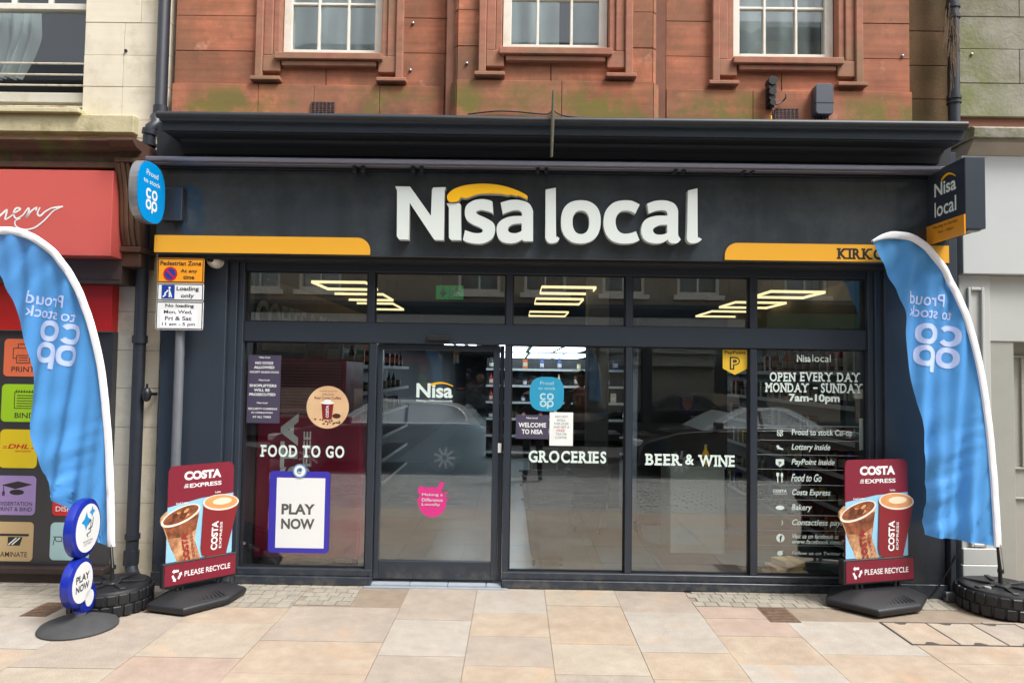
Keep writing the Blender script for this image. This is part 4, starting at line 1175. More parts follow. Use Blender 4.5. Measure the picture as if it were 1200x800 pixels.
# shelving along the right wall and the back, with groceries as individuals
m_shelf = M('dark_shelving', (58, 58, 60), .5, var=.06)
def shelf_unit(x0, x1, y0, y1, face, lab, nlev=6, top=2.0):
    t = thing('shelving_unit', lab, 'shelves', group=None)
    b = MB()
    if face == 'x-': b.box(x1-.03, x1, y0, y1, 0, top)
    elif face == 'x+': b.box(x0, x0+.03, y0, y1, 0, top)
    else: b.box(x0, x1, y1-.03, y1, 0, top)
    b.build('back_panel', m_shelf, t)
    levs = [.14+(top-.35)*k/(nlev-1) for k in range(nlev)]
    for z in levs:
        s = MB()
        if face == 'x-': s.box(x0, x1-.03, y0, y1, z-.03, z); s.box(x0-.006, x0-.0005, y0, y1, z-.04, z+.004, 1)
        elif face == 'x+': s.box(x0+.03, x1, y0, y1, z-.03, z); s.box(x1+.0005, x1+.006, y0, y1, z-.04, z+.004, 1)
        else: s.box(x0, x1, y0, y1-.03, z-.03, z); s.box(x0, x1, y0-.006, y0-.0005, z-.04, z+.004, 1)
        s.build('shelf', [m_shelf, M('price_strip', (190, 190, 186), .5, var=.1, scale=20)], t)
    return levs
levR = shelf_unit(IX1-.42, IX1-.005, .7, 6.4, 'x-', 'long dark shelving along the right shop wall stacked with groceries')
levB = shelf_unit(-.6, 2.3, 8.2, 8.6, 'y', 'dark shelving across the middle of the shop behind the till')
levL = shelf_unit(IX0+.01, IX0+.4, 2.4, 6.4, 'x+', 'dark shelving along the left shop wall beyond the coffee machine')
cols_ = {'red': (176, 34, 36), 'yellow': (214, 178, 40), 'green': (50, 130, 60), 'white': (214, 212, 204), 'blue': (44, 74, 150), 'orange': (212, 110, 40), 'brown': (120, 78, 50), 'purple': (96, 50, 110), 'cream': (200, 184, 150), 'black': (44, 42, 44)}
shapes = {}
def proto(kind, col):
    key = (kind, col)
    if key not in shapes:
        b = MB(); mt = [M('pack_'+col, cols_[col], .45, var=.06, scale=30), M('pack_label', (214, 206, 190), .5, var=.3, scale=40)]
        if kind == 'carton':
            b.box(-.05, .05, -.035, .035, 0, .19); b.box(-.038, .038, -.0365, -.0352, .05, .13, 1); b.box(.0502, .0515, -.025, .025, .05, .13, 1); b.box(-.0515, -.0502, -.025, .025, .05, .13, 1)
        elif kind == 'bottle':
            b.lathe([(0, 0), (.036, 0), (.038, .02), (.038, .13), (.02, .175), (.013, .19), (.013, .225), (0, .225)], n=12); b.lathe([(.0385, .04), (.0388, .041), (.0388, .11), (.0385, .111)], n=12, m=1)
        else:
            b.lathe([(0, 0), (.036, 0), (.038, .004), (.038, .106), (.036, .11), (0, .11)], n=12); b.lathe([(.0385, .02), (.0388, .021), (.0388, .08), (.0385, .081)], n=12, m=1)
        o = b.build(kind, mt, None); shapes[key] = o.data; bpy.data.objects.remove(o)
    return shapes[key]
def stock(levs, axis, fixed, a0, a1, step, wherelab, levels, nrow=1, prob=.95):
    for li in levels:
        a = a0
        while a < a1:
            kind = random.choice(['carton', 'bottle', 'can']); col = random.choice(list(cols_))
            for r_ in range(random.choice([1, 2, 2])):
                if a > a1: break
                o = bpy.data.objects.new('grocery_'+kind, proto(kind, col)); C.objects.link(o)
                o.location = (fixed, a, levs[li]+.0005) if axis == 'y' else (a, fixed, levs[li]+.0005)
                o.rotation_euler = (0, 0, random.uniform(-.1, .1))
                ordn = ['bottom', 'second', 'third', 'fourth', 'fifth', 'top'][li]
                tag(o, '%s grocery %s on the %s shelf %s' % (col, kind, ordn, wherelab), kind, 'groceries on the %s shelf %s' % (ordn, wherelab))
                a += step*random.uniform(.85, 1.15)
stock(levR, 'y', IX1-.34, .8, 4.6, .2, 'along the right wall', range(6))
stock(levB, 'x', 8.27, -.5, 2.25, .34, 'behind the till', (2, 3, 4, 5))
stock(levL, 'y', IX0+.33, 2.5, 6.2, .42, 'beyond the coffee machine', (3, 4, 5))
# little green shelf-edge flags are price strips; paper bags at the right window
bagm = M('brown_paper', (228, 190, 136), .8, var=.1, scale=8, bump=.3)
q = Vector((onY(925, 660, .2).x, .10, 0))
pb = tag(MB().box(-.19, .19, -.12, .12, 0, .012).map(lambda x, y, z: (x+.06*y*3, y, z)).build('paper_sheet', M('white_paper', (232, 236, 234), .7), None, bevel=.002), 'white paper tray under folded brown bags by the right window', 'tray')
pb.location = (q.x, q.y+.14, .06)
for k, (dx_, rz) in enumerate(((0, .1), (.02, -.08), (-.01, .15), (.03, .3))):
    b = MB().box(-.155+.02*k, .155-.02*k, -.1, .1, 0, .026 if k < 3 else .05)
    o = b.build('paper_bag', bagm, None, bevel=.008, seg=2); o.location = (q.x-.03+dx_, q.y+.13, .073+k*.027); o.rotation_euler = (0, 0, rz)
    tag(o, ('flat brown paper bag at the bottom of the pile', 'flat brown paper bag second from the bottom of the pile', 'flat brown paper bag just under the rolled one', 'rolled brown paper bag on top of the pile')[k], 'paper bag', 'brown paper bags in the right window')
tag(MB().box(q.x-.3, q.x+.45, q.y-.01, q.y+.35, .0, .058).build('low_shelf', m_shelf, None, bevel=.004), 'low dark display base under the paper bags', 'shelf')

# ============================================================ across the street (seen only in the glass)
def facade(name, label, x0, x1, Y, zE, wallm, wins_, cornice_z, fasc_m, shopdark, cat='building'):
    """front faces +y (towards the shop)"""
    t = thing(name, label, cat)
    w = MB()
    zsill, ztop = 3.75, 5.35
    up2 = (6.6, 8.1)
    zs_ = [cornice_z, zsill, ztop, up2[0], up2[1], zE]
    xs_ = [x0]+[v for p in wins_ for v in (p-.55, p+.55)]+[x1]
    for i in range(len(zs_)-1):
        if i in (1, 3):
            for j in range(0, len(xs_)-1, 2): w.box(xs_[j], xs_[j+1], Y-.5, Y, zs_[i], zs_[i+1])
        else: w.box(x0, x1, Y-.5, Y, zs_[i], zs_[i+1])
    w.box(x0, x1, Y-8, Y-.5, 0, zE)
    w.build('wall', wallm, t)
    r_ = MB(); r_.prismx([(Y+.35, zE), (Y+.35, zE+.2), (Y-.3, zE+.35), (Y-4, zE+2.6), (Y-8, zE+.3), (Y-8, zE)], x0, x1); r_.build('roof', M('slate_roof', (74, 76, 82), .8, var=.1), t)
    for p in wins_:
        for (za, zb_) in ((zsill, ztop), up2):
            f = thing('window', None, None); f.parent = t
            fr_ = MB(); fr_.box(p-.55, p-.47, Y-.2, Y-.06, za, zb_); fr_.box(p+.47, p+.55, Y-.2, Y-.06, za, zb_); fr_.box(p-.47, p+.47, Y-.2, Y-.06, za, za+.09); fr_.box(p-.47, p+.47, Y-.2, Y-.06, zb_-.08, zb_)
            fr_.box(p-.02, p+.02, Y-.17, Y-.1, za, zb_); fr_.box(p-.47, p+.47, Y-.17, Y-.09, (za+zb_)/2-.03, (za+zb_)/2+.03)
            fr_.build('frame', m_white, f)
            g_ = MB(); g_.box(p-.47, p+.47, Y-.15, Y-.14, za, zb_); g_.box(p-.5, p+.5, Y-.45, Y-.44, za, zb_, 1); g_.build('pane', [m_uglass, m_curt], f)
            s_ = MB(); s_.box(p-.65, p+.65, Y-.1, Y+.08, za-.12, za-.001); s_.build('sill', m_white, f)
    c_ = MB(); c_.prismx([(Y, cornice_z-.3), (Y+.15, cornice_z-.28), (Y+.35, cornice_z-.1), (Y+.35, cornice_z), (Y, cornice_z+.05)], x0, x1); c_.build('cornice', m_cornice, t)
    MB().box(x0+.2, x1-.2, Y-.3, Y+.1, cornice_z-.95, cornice_z-.3).build('fascia_board', fasc_m, t)
    sh = MB(); n = max(2, int((x1-x0)/2.2))
    for i in range(n+1): px = x0+.1+(x1-x0-.2)*i/n; sh.box(px-.12, px+.12, Y-.3, Y+.05, 0, cornice_z-.951)
    sh.box(x0, x1, Y-.3, Y+.02, 0, .45)
    sh.build('shop_frame', shopdark, t)
    g_ = MB()
    for i in range(n): a = x0+.22+(x1-x0-.2)*i/n; b = x0-.02+(x1-x0-.2)*(i+1)/n; g_.box(a, b, Y-.12, Y-.11, .45, cornice_z-.951)
    g_.build('shop_window', m_glass, t)
    MB().box(x0, x1, Y-.49, Y-.47, .45, cornice_z-.4).build('shop_lining', m_dark, t)
    return t
m_opp = M('soot_grey_stone', (150, 140, 124), .9, var=.18, scale=2, bump=.4)
m_opp2 = M('buff_stone', (176, 162, 138), .9, var=.15, scale=2, bump=.4)
YO = -12.0
S_ = (YO-CAM.y-2*5.705)/1
def oppx(px): return (px-605)/F_PX*17.75
facade('far_terrace', 'grey stone terrace across the street reflected in the shop glass', oppx(285), oppx(880), YO, 9.6, m_opp, [oppx(v) for v in (300, 372, 560, 638, 730, 818)], 3.45, m_lgrey, M('dark_shop_timber', (36, 38, 44), .5))
facade('far_tenement', 'buff stone tenement across the street beyond the terrace', oppx(884), oppx(1400), YO+.2, 10.4, m_opp2, [oppx(v) for v in (940, 1040, 1140, 1250, 1340)], 3.6, M('green_fascia', (50, 90, 70), .5), M('dark_green_timber', (34, 50, 42), .5))
facade('far_townhouse', 'pale rendered townhouse across the street to the west of the terrace', oppx(-350), oppx(280), YO, 8.9, m_cream, [oppx(v) for v in (-280, -160, -40, 80, 200)], 3.4, M('red_fascia', (150, 40, 40), .5), M('dark_shop_timber', (36, 38, 44)))

# parked cars in the street
def car(label, xr_, ynear, L_, Hh, paint, estate, flip):
    """xr_: x of the nose; side facing +y is at ynear"""
    t = thing('parked_car', label, 'car', (xr_, ynear-.9, -.30), 0, 'cars parked along the street')
    s = -1 if flip else 1
    W = .9
    low = [(0, .28), (.02, .5), (.12, .68), (.5, .80), (1.15, .92), (L_-.95, .98), (L_-.12, .95), (L_, .78), (L_-.02, .35), (L_-.3, .22), (.3, .22)]
    low = catmull([(a, b) for a, b in low]+[low[0]], 3)[:-1]
    def wheelcut(pts): return pts
    b = MB(); n = len(low)
    rows = [(-W, .90), (-W*.985, .94), (-W*.94, .98), (-W*.86, 1.0), (0, 1.02), (W*.86, 1.0), (W*.94, .98), (W*.985, .94), (W, .90)]
    vs = []; fs = []
    for (yy, k) in rows:
        for (x, z) in low: vs.append((s*(L_/2+(x-L_/2)*k), yy, .5+(z-.5)*(1-(1-k)*.8)))
    for r_ in range(len(rows)-1):
        for i in range(n): fs.append((r_*n+i, r_*n+(i+1) % n, (r_+1)*n+(i+1) % n, (r_+1)*n+i))
    fs += [tuple(range(n-1, -1, -1)), tuple(range((len(rows)-1)*n, len(rows)*n))]
    b.add(vs, fs); b.build('body', paint, t, smooth=True)
    if estate: cab = [(1.2, .9), (2.0, Hh-.04), (2.6, Hh), (L_-1.0, Hh-.03), (L_-.5, Hh-.12), (L_-.15, .93)]
    else: cab = [(1.25, .9), (2.05, Hh-.04), (2.6, Hh), (3.1, Hh-.02), (L_-.75, .98)]
    cc = catmull(cab, 5); base = [(cab[-1][0]-.05, .85), (cab[0][0]+.1, .85)]
    out = cc+base; n = len(out); g = MB(); vs = []; fs = []
    for (yy, ky) in ((-1, 1), (1, 1)):
        for (x, z) in out: vs.append((s*x, yy*(W*.93-(z-.85)*.5), z))
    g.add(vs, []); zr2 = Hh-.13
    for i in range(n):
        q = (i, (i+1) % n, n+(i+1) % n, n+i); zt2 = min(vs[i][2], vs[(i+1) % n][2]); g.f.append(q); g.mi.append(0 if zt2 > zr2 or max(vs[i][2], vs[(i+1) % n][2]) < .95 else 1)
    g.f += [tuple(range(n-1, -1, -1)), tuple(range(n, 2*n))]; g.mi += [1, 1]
    g.build('cabin', [paint, M('car_glass_sky_sheen', (196, 206, 208), .1, var=0, spec=1.0)], t, smooth=False)  # pale opaque colour stands in for sky reflected in the car windows
    sm_ = MB()
    for sx_ in (2.3, L_-1.5):
        for sy_ in (-.38, .38): sm_.box(s*sx_-.06, s*sx_+.06, sy_-.2, sy_+.2, .6, 1.16)
    sm_.build('seat', m_dark, t, bevel=.03)
    # side windows, a little proud of the cabin, with bright surround
    ctop = [(x, z) for x, z in cc if z > 1.0]
    inner = [(x+.12 if x < L_/2 else x-.12, z-.05) for x, z in ctop]
    inner = [(min(max(x, cab[0][0]+.35), cab[-1][0]-.3), z) for x, z in inner]
    lo_ = [(inner[-1][0]+.05, .97), (inner[0][0]-.12, .97)]
    pts = inner+lo_
    for sd_ in (-1, 1):
        gw = MB(); nn = len(pts)
        for (dy, sh_, mi) in ((.004, 1.0, 1), (.007, .955, 0)):
            cxm = sum(p[0] for p in pts)/nn; czm = 1.15
            vs = [(s*(cxm+(x-cxm)*(1 if mi else .975)), sd_*(W*.93-((czm+(z-czm)*(1 if mi else .86))-.85)*.5+dy), czm+(z-czm)*(1 if mi else .86)) for x, z in pts]
            rings = (rings if not mi else [])+[vs]
        gw.add(rings[0]+rings[1], [(k_, (k_+1) % nn, nn+(k_+1) % nn, nn+k_) for k_ in range(nn)], 1)
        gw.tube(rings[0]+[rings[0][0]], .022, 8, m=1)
        pil = (cab[0][0]+cab[-1][0])/2
        gw.add([(s*(pil-.03), sd_*(W*.93-.12*.5+.009), .97), (s*(pil+.03), sd_*(W*.93-.12*.5+.009), .97), (s*(pil+.03), sd_*(W*.93-(Hh-.93)*.5+.009), Hh-.08), (s*(pil-.03), sd_*(W*.93-(Hh-.93)*.5+.009), Hh-.08)], [(0, 1, 2, 3)], 2)
        gw.build('window_trim', [m_black, M('chrome_sky_glint', (244, 245, 246), .35, metal=.1, var=0), m_black], t)  # near-white colour paints in the sky glint on the chrome trim
    for wx in (.85, L_-.85):
        for yy in (-1, 1):
            wobj = thing('wheel', None, None); wobj.parent = t; wobj.location = (s*wx, yy*(W-.1), .32)
            MB().tube([(0, -.115, 0), (0, .115, 0)], .32, 28).build('tyre', m_rubber, wobj)
            rm = MB(); rm.tube([(0, yy*.112, 0), (0, yy*.120, 0)], .225, 24, m=1)
            for k in range(9):
                a = 2*PI*k/9; c_, s__ = math.cos(a), math.sin(a)
                rm.add([(-.03*s__, yy*.126, .03*c_), (.03*s__, yy*.126, -.03*c_), (.215*c_+.02*s__, yy*.126, .215*s__-.02*c_), (.215*c_-.02*s__, yy*.126, .215*s__+.02*c_)], [(0, 1, 2, 3)], 0)
            rm.build('rim', [M('alloy', (220, 222, 226), .3, metal=.3, var=0), M('rim_grey', (70, 72, 76), .5)], wobj)
    for yy in (-.62, .62):
        MB().box(-.02, .14, yy-.2, yy+.2, .60, .72).map(lambda x, y, z: (s*x, y, z)).build('headlight', M('lamp_glass', (210, 214, 218), .1, var=0), t, bevel=.02)
        MB().box(L_-.12, L_+.01, yy-.2, yy+.2, .74, .86).map(lambda x, y, z: (s*x, y, z)).build('tail_light', M('tail_red', (150, 14, 18), .2, var=0), t, bevel=.02)
    for yy in (-1, 1):
        MB().box(1.5, 1.66, min(yy*.86, yy*1.06), max(yy*.86, yy*1.06), .97, 1.1).map(lambda x, y, z: (s*x, y, z)).build('wing_mirror', paint, t, bevel=.02)
    return t
m_bluecar = M('dark_blue_paint', (10, 15, 32), .3, var=0, coat=.3)
m_blackcar = M('black_car_paint', (8, 9, 11), .15, var=0, coat=1)
Dc = 13.9
def carx(px): return (px-605)/F_PX*Dc
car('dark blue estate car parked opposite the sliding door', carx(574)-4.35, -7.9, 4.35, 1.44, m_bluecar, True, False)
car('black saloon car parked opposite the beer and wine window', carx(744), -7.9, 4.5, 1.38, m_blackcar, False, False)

# ============================================================ fascia sign: raised letters "Nisa local"
fs_ = thing('shop_sign', 'large raised white letters with a yellow swoosh on the dark fascia', 'sign')
YS = YF-.075
m_sign = M('white_sign_acrylic', (212, 220, 216), .3, var=0, emit=.03)  # small emission brightens the white faces; no lamp inside the letters
m_edge = M('sign_return_grey', (205, 208, 206), .4, var=0)
def z1p(x, y): return (440+x/6, 190+y/6)
def z2p(x, y): return (630+x/6, 190+y/6)
def letter(nm, outlines, col, Yf=YS, d=.05):
    """outlines: list of outlines in photo pixels; the first is solid, the others are holes -> built with a 2D curve"""
    cu = bpy.data.curves.new('l', 'CURVE'); cu.dimensions = '2D'; cu.fill_mode = 'BOTH'
    for ol in outlines:
        P = [onY(x, y, Yf) for x, y in ol]
        sp = cu.splines.new('POLY'); sp.points.add(len(P)-1); sp.use_cyclic_u = True
        for pt, q in zip(sp.points, P): pt.co = (q.x, q.z, 0, 1)
    o = bpy.data.objects.new('l', cu); C.objects.link(o); bpy.context.view_layer.update()
    me = bpy.data.meshes.new_from_object(o.evaluated_get(bpy.context.evaluated_depsgraph_get()))
    vs = [(v.co.x, v.co.y) for v in me.vertices]; fs = [tuple(p.vertices) for p in me.polygons]
    bpy.data.objects.remove(o); bpy.data.curves.remove(cu)
    mb = MB(); V, Fc = solidify(vs, fs, Yf+.012, .012); mb.add(V, Fc, 0)
    # return, a little wider at the back like a built-up letter
    V, Fc = solidify(vs, fs, YF-.006, -(Yf+.0125)+(YF-.006)); mb.add(V, Fc, 1)
    return mb.build(nm, [col, m_edge], fs_)
def sm(P, closed=True, n=5):
    """smooth closed outline; a point given twice is a corner"""
    out = []; k = len(P)
    for i in range(k):
        p0, p1, p2, p3 = P[i-1], P[i], P[(i+1) % k], P[(i+2) % k]
        if p1 == p2: continue
        if p0 == p1: p0 = (2*p1[0]-p2[0], 2*p1[1]-p2[1])
        if p3 == p2: p3 = (2*p2[0]-p1[0], 2*p2[1]-p1[1])
        for j in range(n):
            t = j/n
            out.append(tuple(.5*((2*b)+(-a+c)*t+(2*a-5*b+4*c-d)*t*t+(-a+3*b-3*c+d)*t**3) for a, b, c, d in zip(p0, p1, p2, p3)))
    return out
def corners(P): return [q for p in P for q in (p, p)]
letter('letter', [[z1p(*p) for p in [(138,170),(243,172),(390,378),(397,195),(406,178),(494,176),(486,200),(480,548),(415,546),(396,520),(240,285),(232,545),(165,543),(150,520),(152,200)]]], m_sign)
letter('letter', [[z1p(*p) for p in [(500,290),(590,288),(600,300),(602,548),(532,548),(516,530),(516,320)]]], m_sign)
letter('letter', [[z1p(*p) for p in sm([(829,365),(829,365),(812,352),(770,340),(735,336),(708,350),(722,368),(780,395),(826,425),(842,470),(822,535),(760,570),(700,572),(640,560),(615,545),(615,545),(630,478),(630,478),(680,495),(715,500),(745,495),(755,480),(735,460),(680,435),(642,405),(628,360),(640,305),(690,270),(750,260),(800,268),(822,278),(822,278)])]], m_sign)
letter('letter', [[z1p(*p) for p in sm([(880,285),(880,285),(950,266),(1020,268),(1078,290),(1105,335),(1108,380),(1108,555),(1108,555),(1045,555),(1045,555),(1030,545),(1030,545),(985,566),(930,570),(880,552),(854,505),(856,445),(890,405),(950,382),(1030,378),(1030,378),(1026,350),(1000,338),(955,342),(895,365),(895,365)])],
                  [z1p(*p) for p in sm([(1028,430),(1028,430),(980,434),(945,448),(932,472),(945,494),(985,500),(1020,488),(1028,480),(1028,480)])]], m_sign)
sw = letter('swoosh', [[z1p(*p) for p in sm([(520,278),(503,255),(510,225),(550,190),(620,165),(710,153),(800,153),(890,165),(980,192),(1045,222),(1068,240),(1068,258),(1068,258),(1040,250),(1010,235),(990,238),(960,228),(930,232),(880,222),(800,220),(740,222),(690,234),(640,252),(600,248),(590,266),(575,276),(550,280)])]], m_logoyel, Yf=YS-.012)
lo_l = lambda x0: [(x0+2, 190), (x0+75, 180), (x0+75, 182)]
letter('letter', [[z2p(*p) for p in sm([(57,193),(57,193),(128,180),(128,180),(130,500),(138,522),(154,535),(154,535),(138,560),(100,570),(70,560),(55,530),(55,480)])]], m_sign)
letter('letter', [[z2p(*p) for p in sm([(305,268),(365,278),(412,310),(438,360),(444,425),(432,490),(400,540),(350,565),(300,572),(245,562),(200,530),(172,480),(165,420),(172,355),(200,305),(245,277)])],
                  [z2p(*p) for p in sm([(305,340),(340,352),(360,385),(364,425),(358,465),(338,495),(305,506),(272,495),(252,465),(246,425),(250,385),(270,352)])]], m_sign)
letter('letter', [[z2p(*p) for p in sm([(718,298),(718,298),(688,362),(688,362),(650,344),(600,342),(568,362),(550,400),(550,440),(566,480),(600,502),(650,500),(692,486),(692,486),(716,548),(716,548),(670,568),(600,572),(535,558),(490,520),(466,460),(466,395),(484,335),(530,288),(590,270),(660,272)])]], m_sign)
letter('letter', [[z2p(*p) for p in sm([(770,292),(770,292),(830,272),(900,270),(958,290),(985,330),(988,380),(988,500),(995,525),(1007,545),(1007,545),(985,566),(950,572),(925,560),(915,545),(915,545),(870,568),(810,570),(755,548),(730,500),(735,440),(765,400),(830,378),(915,376),(915,376),(908,348),(880,338),(835,342),(782,360),(782,360)])],
                  [z2p(*p) for p in sm([(912,440),(912,440),(860,442),(820,462),(812,485),(830,505),(870,510),(905,500),(912,490),(912,490)])]], m_sign)
letter('letter', [[z2p(*p) for p in sm([(1058,200),(1058,200),(1124,184),(1124,184),(1126,505),(1135,528),(1156,542),(1156,542),(1135,560),(1100,570),(1066,565),(1050,535),(1052,480)])]], m_sign)

# small flat logo for other signs: word in a frame of width W
def small_logo(mb, x0, x1, z0, z1, y, mw=0, my=1, weight=.02):
    text(mb, 'Nisa', x0, x1, z0, z1, y, weight=weight, m=mw)
def arc_band(mb, x0, x1, z0, h, th, y, m=1, n=14):
    vs = []; fs = []
    for i in range(n+1):
        t = i/n; x = x0+(x1-x0)*t; z = z0+h*math.sin(PI*min(1, t*.98+.02)); k = th*(.9-.6*t)
        vs += [(x, y, z), (x, y, z+k)]
    for i in range(n): fs.append((2*i, 2*i+2, 2*i+3, 2*i+1))
    mb.add(vs, fs, m)

# projecting sign at the right end
XS = 3.225
a = onX(1131, 215, XS); 
yn = a.y; yf_ = YF-.002
zt_ = onX(1131, 183.5, XS).z; zb_ = onX(1131, 268, XS).z
ps = thing('projecting_sign', 'dark projecting box sign with white words above an orange strip', 'sign')
Wd = 24*(yn-CAM.y)/F_PX
MB().box(XS, XS+Wd, yn, yf_, zb_, zt_).build('box', m_navy, ps, bevel=.004)
zo0 = onX(1131, 272, XS).z; zo1 = onX(1131, 251, XS).z
MB().box(XS-.012, XS-.001, yn-.002, yf_, zo0-.015, zo1).build('orange_strip', M('orange_panel', (224, 150, 40), .35, var=0), ps)
lt = MB(); Ls = yf_-yn
# local (x: 0..Ls from far to near, z)
def pmap(x, y, z): return (XS+y, yf_-x, z)
H_ = zt_-zb_
text(lt, 'Nisa', .2*Ls, .78*Ls, zb_+.60*H_, zb_+.80*H_, -.002, weight=.02); text(lt, 'local', .2*Ls, .78*Ls, zb_+.30*H_, zb_+.52*H_, -.002, weight=.012)
arc_band(lt, .40*Ls, .78*Ls, zb_+.78*H_, .035, .03, -.004, m=1)
text(lt, 'Monday to Sunday', .2*Ls, .85*Ls, zo0+.085, zo0+.115, -.0135, m=2); text(lt, '7am - 10pm', .32*Ls, .74*Ls, zo0+.04, zo0+.068, -.0135, m=2)
lt.map(pmap); lt.build('lettering', [m_sign, m_logoyel, m_ink], ps)
sp = MB(); sp.box(XS+.03, XS+.12, yn+.02, yn+.08, zb_-.012, zb_-.001); sp.build('lamp_housing', m_steel, ps)

# round projecting sign at the left end
XC = -2.745
cs2 = thing('round_sign', 'bright blue rounded projecting sign with white words at the left end of the fascia', 'sign')
pc_n = onX(160, 226, XC); pc_f = onX(193, 226, XC)
yc_ = (pc_n.y+pc_f.y)/2; ry = abs(pc_f.y-pc_n.y)/2; zc_ = onX(177, 226, XC).z; rz_ = 36*(yc_-CAM.y)/F_PX
m_coop = M('bright_blue_vinyl', (0, 142, 214), .3, var=0)
def cmap(x, y, z): return (XC-y, yc_+x, zc_+z)      # +x local = away from camera, face looks to +X
rim = MB(); disc(rim, 0, 0, ry, rz_, .06, sq=1.35, depth=.06); rim.map(cmap).build('rim', m_steel, cs2)
fc = MB(); disc(fc, 0, 0, ry*.985, rz_*.985, -.001, sq=1.35, depth=.004); fc.map(cmap).build('face', m_coop, cs2)
lt = MB()
text(lt, 'Proud', -.42*ry, .42*ry, .52*rz_, .70*rz_, -.006); text(lt, 'to stock', -.6*ry, .6*ry, .26*rz_, .42*rz_, -.006)
clover(lt, 0, -.24*rz_, .82*ry, -.006)
lt.map(cmap).build('lettering', m_signwhite, cs2)
bk = MB(); X0, X1, Z0, Z1 = rect(188, 219, 213, 258, YF-.05); bk.box(X0, X1, YF-.05, YF-.002, Z0, Z1); bk.box(XC-.08, XC-.03, yc_+ry*.9, YF-.052, zc_-.1, zc_+.1)
bk.build('bracket', m_navy, cs2, bevel=.004)

# CCTV dome
cc = onY(250, 304.5, -.17); 
ct_ = thing('security_camera', 'small white dome security camera under the yellow band at the left', 'camera', (cc.x, cc.y, cc.z))
MB().tube([(0, .07, 0), (0, .02, 0)], .06, 24).build('base', m_white, ct_, smooth=True)
b = MB(); vs = []; 
prof = [(.058*math.cos(PI/2*k/8), .055*math.sin(PI/2*k/8)) for k in range(9)]; prof[-1] = (.001, .055)
b.lathe(prof, n=24).map(lambda x, y, z: (x, .02-z, y)); b.build('housing', m_white, ct_, smooth=True)
b = MB(); b.lathe([(.026, 0), (.024, .012), (.001, .02)], n=20).map(lambda x, y, z: (x-.006, -.024-z, y)); b.build('lens', M('dark_lens', (14, 14, 18), .1, var=0), ct_, smooth=True)

# drainpipes
def pipe(name, label, path, r, joints=(), mat=m_dpipe):
    t = thing(name, label, 'drainpipe')
    MB().tube(path, r, 14).build('pipe', mat, t, smooth=True)
    for (p, q) in joints: MB().tube([p, q], r*1.22, 14).build('collar', mat, t, smooth=True)
    return t
Yp = -.09
def pp(px, py, Y=Yp): q = onY(px, py, Y); return (q.x, q.y, q.z)
top_x = onY(190.5, 70, -.05).x
z130 = onY(190, 132, -.05).z
bx_ = onY(162, 450, Yp).x
path = [(top_x, -.05, 7.0), (top_x, -.05, z130), (top_x-.02, -.08, z130-.06)]+[pp(184, 146, -.12), pp(177, 150, -.14), pp(175, 160, -.14), pp(174, 200, -.13)]
path += [(bx_+.02, -.12, onY(170, 240, -.12).z), (bx_, Yp, onY(166, 330, Yp).z), (bx_, Yp, onY(158, 640, Yp).z), (bx_+.0, Yp-.01, .16), (bx_+.04, Yp-.05, .10), (bx_+.08, Yp-.08, .07)]
jn_ = [((top_x, -.05, z130+.05), (top_x, -.05, z130-.01)), (pp(176, 152, -.14), pp(175, 158, -.14)), (pp(175, 168, -.14), pp(174.6, 171, -.14)), ((bx_, Yp, onY(160, 393, Yp).z), (bx_, Yp, onY(160, 402, Yp).z)), ((bx_, Yp, .40), (bx_, Yp, .36)), ((bx_, Yp-.005, .27), (bx_, Yp-.01, .16))]
pipe('drainpipe', 'dark drainpipe running down the cream pier between the two shops', path, .047, jn_)
xq = onY(1115.5, 70, .0).x; zq = onY(1117, 147, .0).z
pipe('drainpipe', 'dark drainpipe on the mossy wall at the upper right with straw caught behind it', [(xq, -.02, 7.0), (xq, -.02, zq)], .045,
     [((xq, -.02, onY(1116, 114, 0).z), (xq, -.02, onY(1116, 118, 0).z)), ((xq, -.02, onY(1116, 121, 0).z), (xq, -.02, onY(1116, 123, 0).z)), ((xq, -.02, onY(1114, 8, 0).z), (xq, -.02, onY(1114, 12, 0).z)), ((xq, -.02, onY(1114, 20, 0).z), (xq, -.02, onY(1114, 24, 0).z))])
stw = MB()
for i in range(150):
    py = random.triangular(-10, 88, 30); wid = 9*(1-abs(py-25)/75)
    if wid < 1: wid = 1
    q = onY(1115+random.uniform(-wid, wid*.9), py, random.uniform(-.09, .05)); dx_ = random.uniform(-.03, .03)
    stw.tube([q, (q.x+dx_, q.y+random.uniform(-.02, .02), q.z-random.uniform(.1, .22))], .0022, 4, cap=False)
tag(stw.build('nest', M('dry_straw', (140, 120, 96), .95, var=.2, scale=30), None), 'dry straw nest caught behind the right drainpipe', 'nest')
lp_ = pp(172, 462, -.13)
t = thing('wall_lamp', 'small oval black fitting on the cream pier beside the drainpipe', 'lamp', lp_)
b = MB(); b.lathe([(.001, -.06), (.022, -.05), (.034, -.02), (.036, .0), (.034, .025), (.02, .05), (.001, .058)], n=18); b.build('housing', m_plastic, t, smooth=True)
MB().box(-.012, .012, .0, .14, -.012, .012).build('bracket', m_plastic, t)
MB().tube([(0, 0, .055), (.0, 0, .085)], .01, 8).build('knob', m_plastic, t)

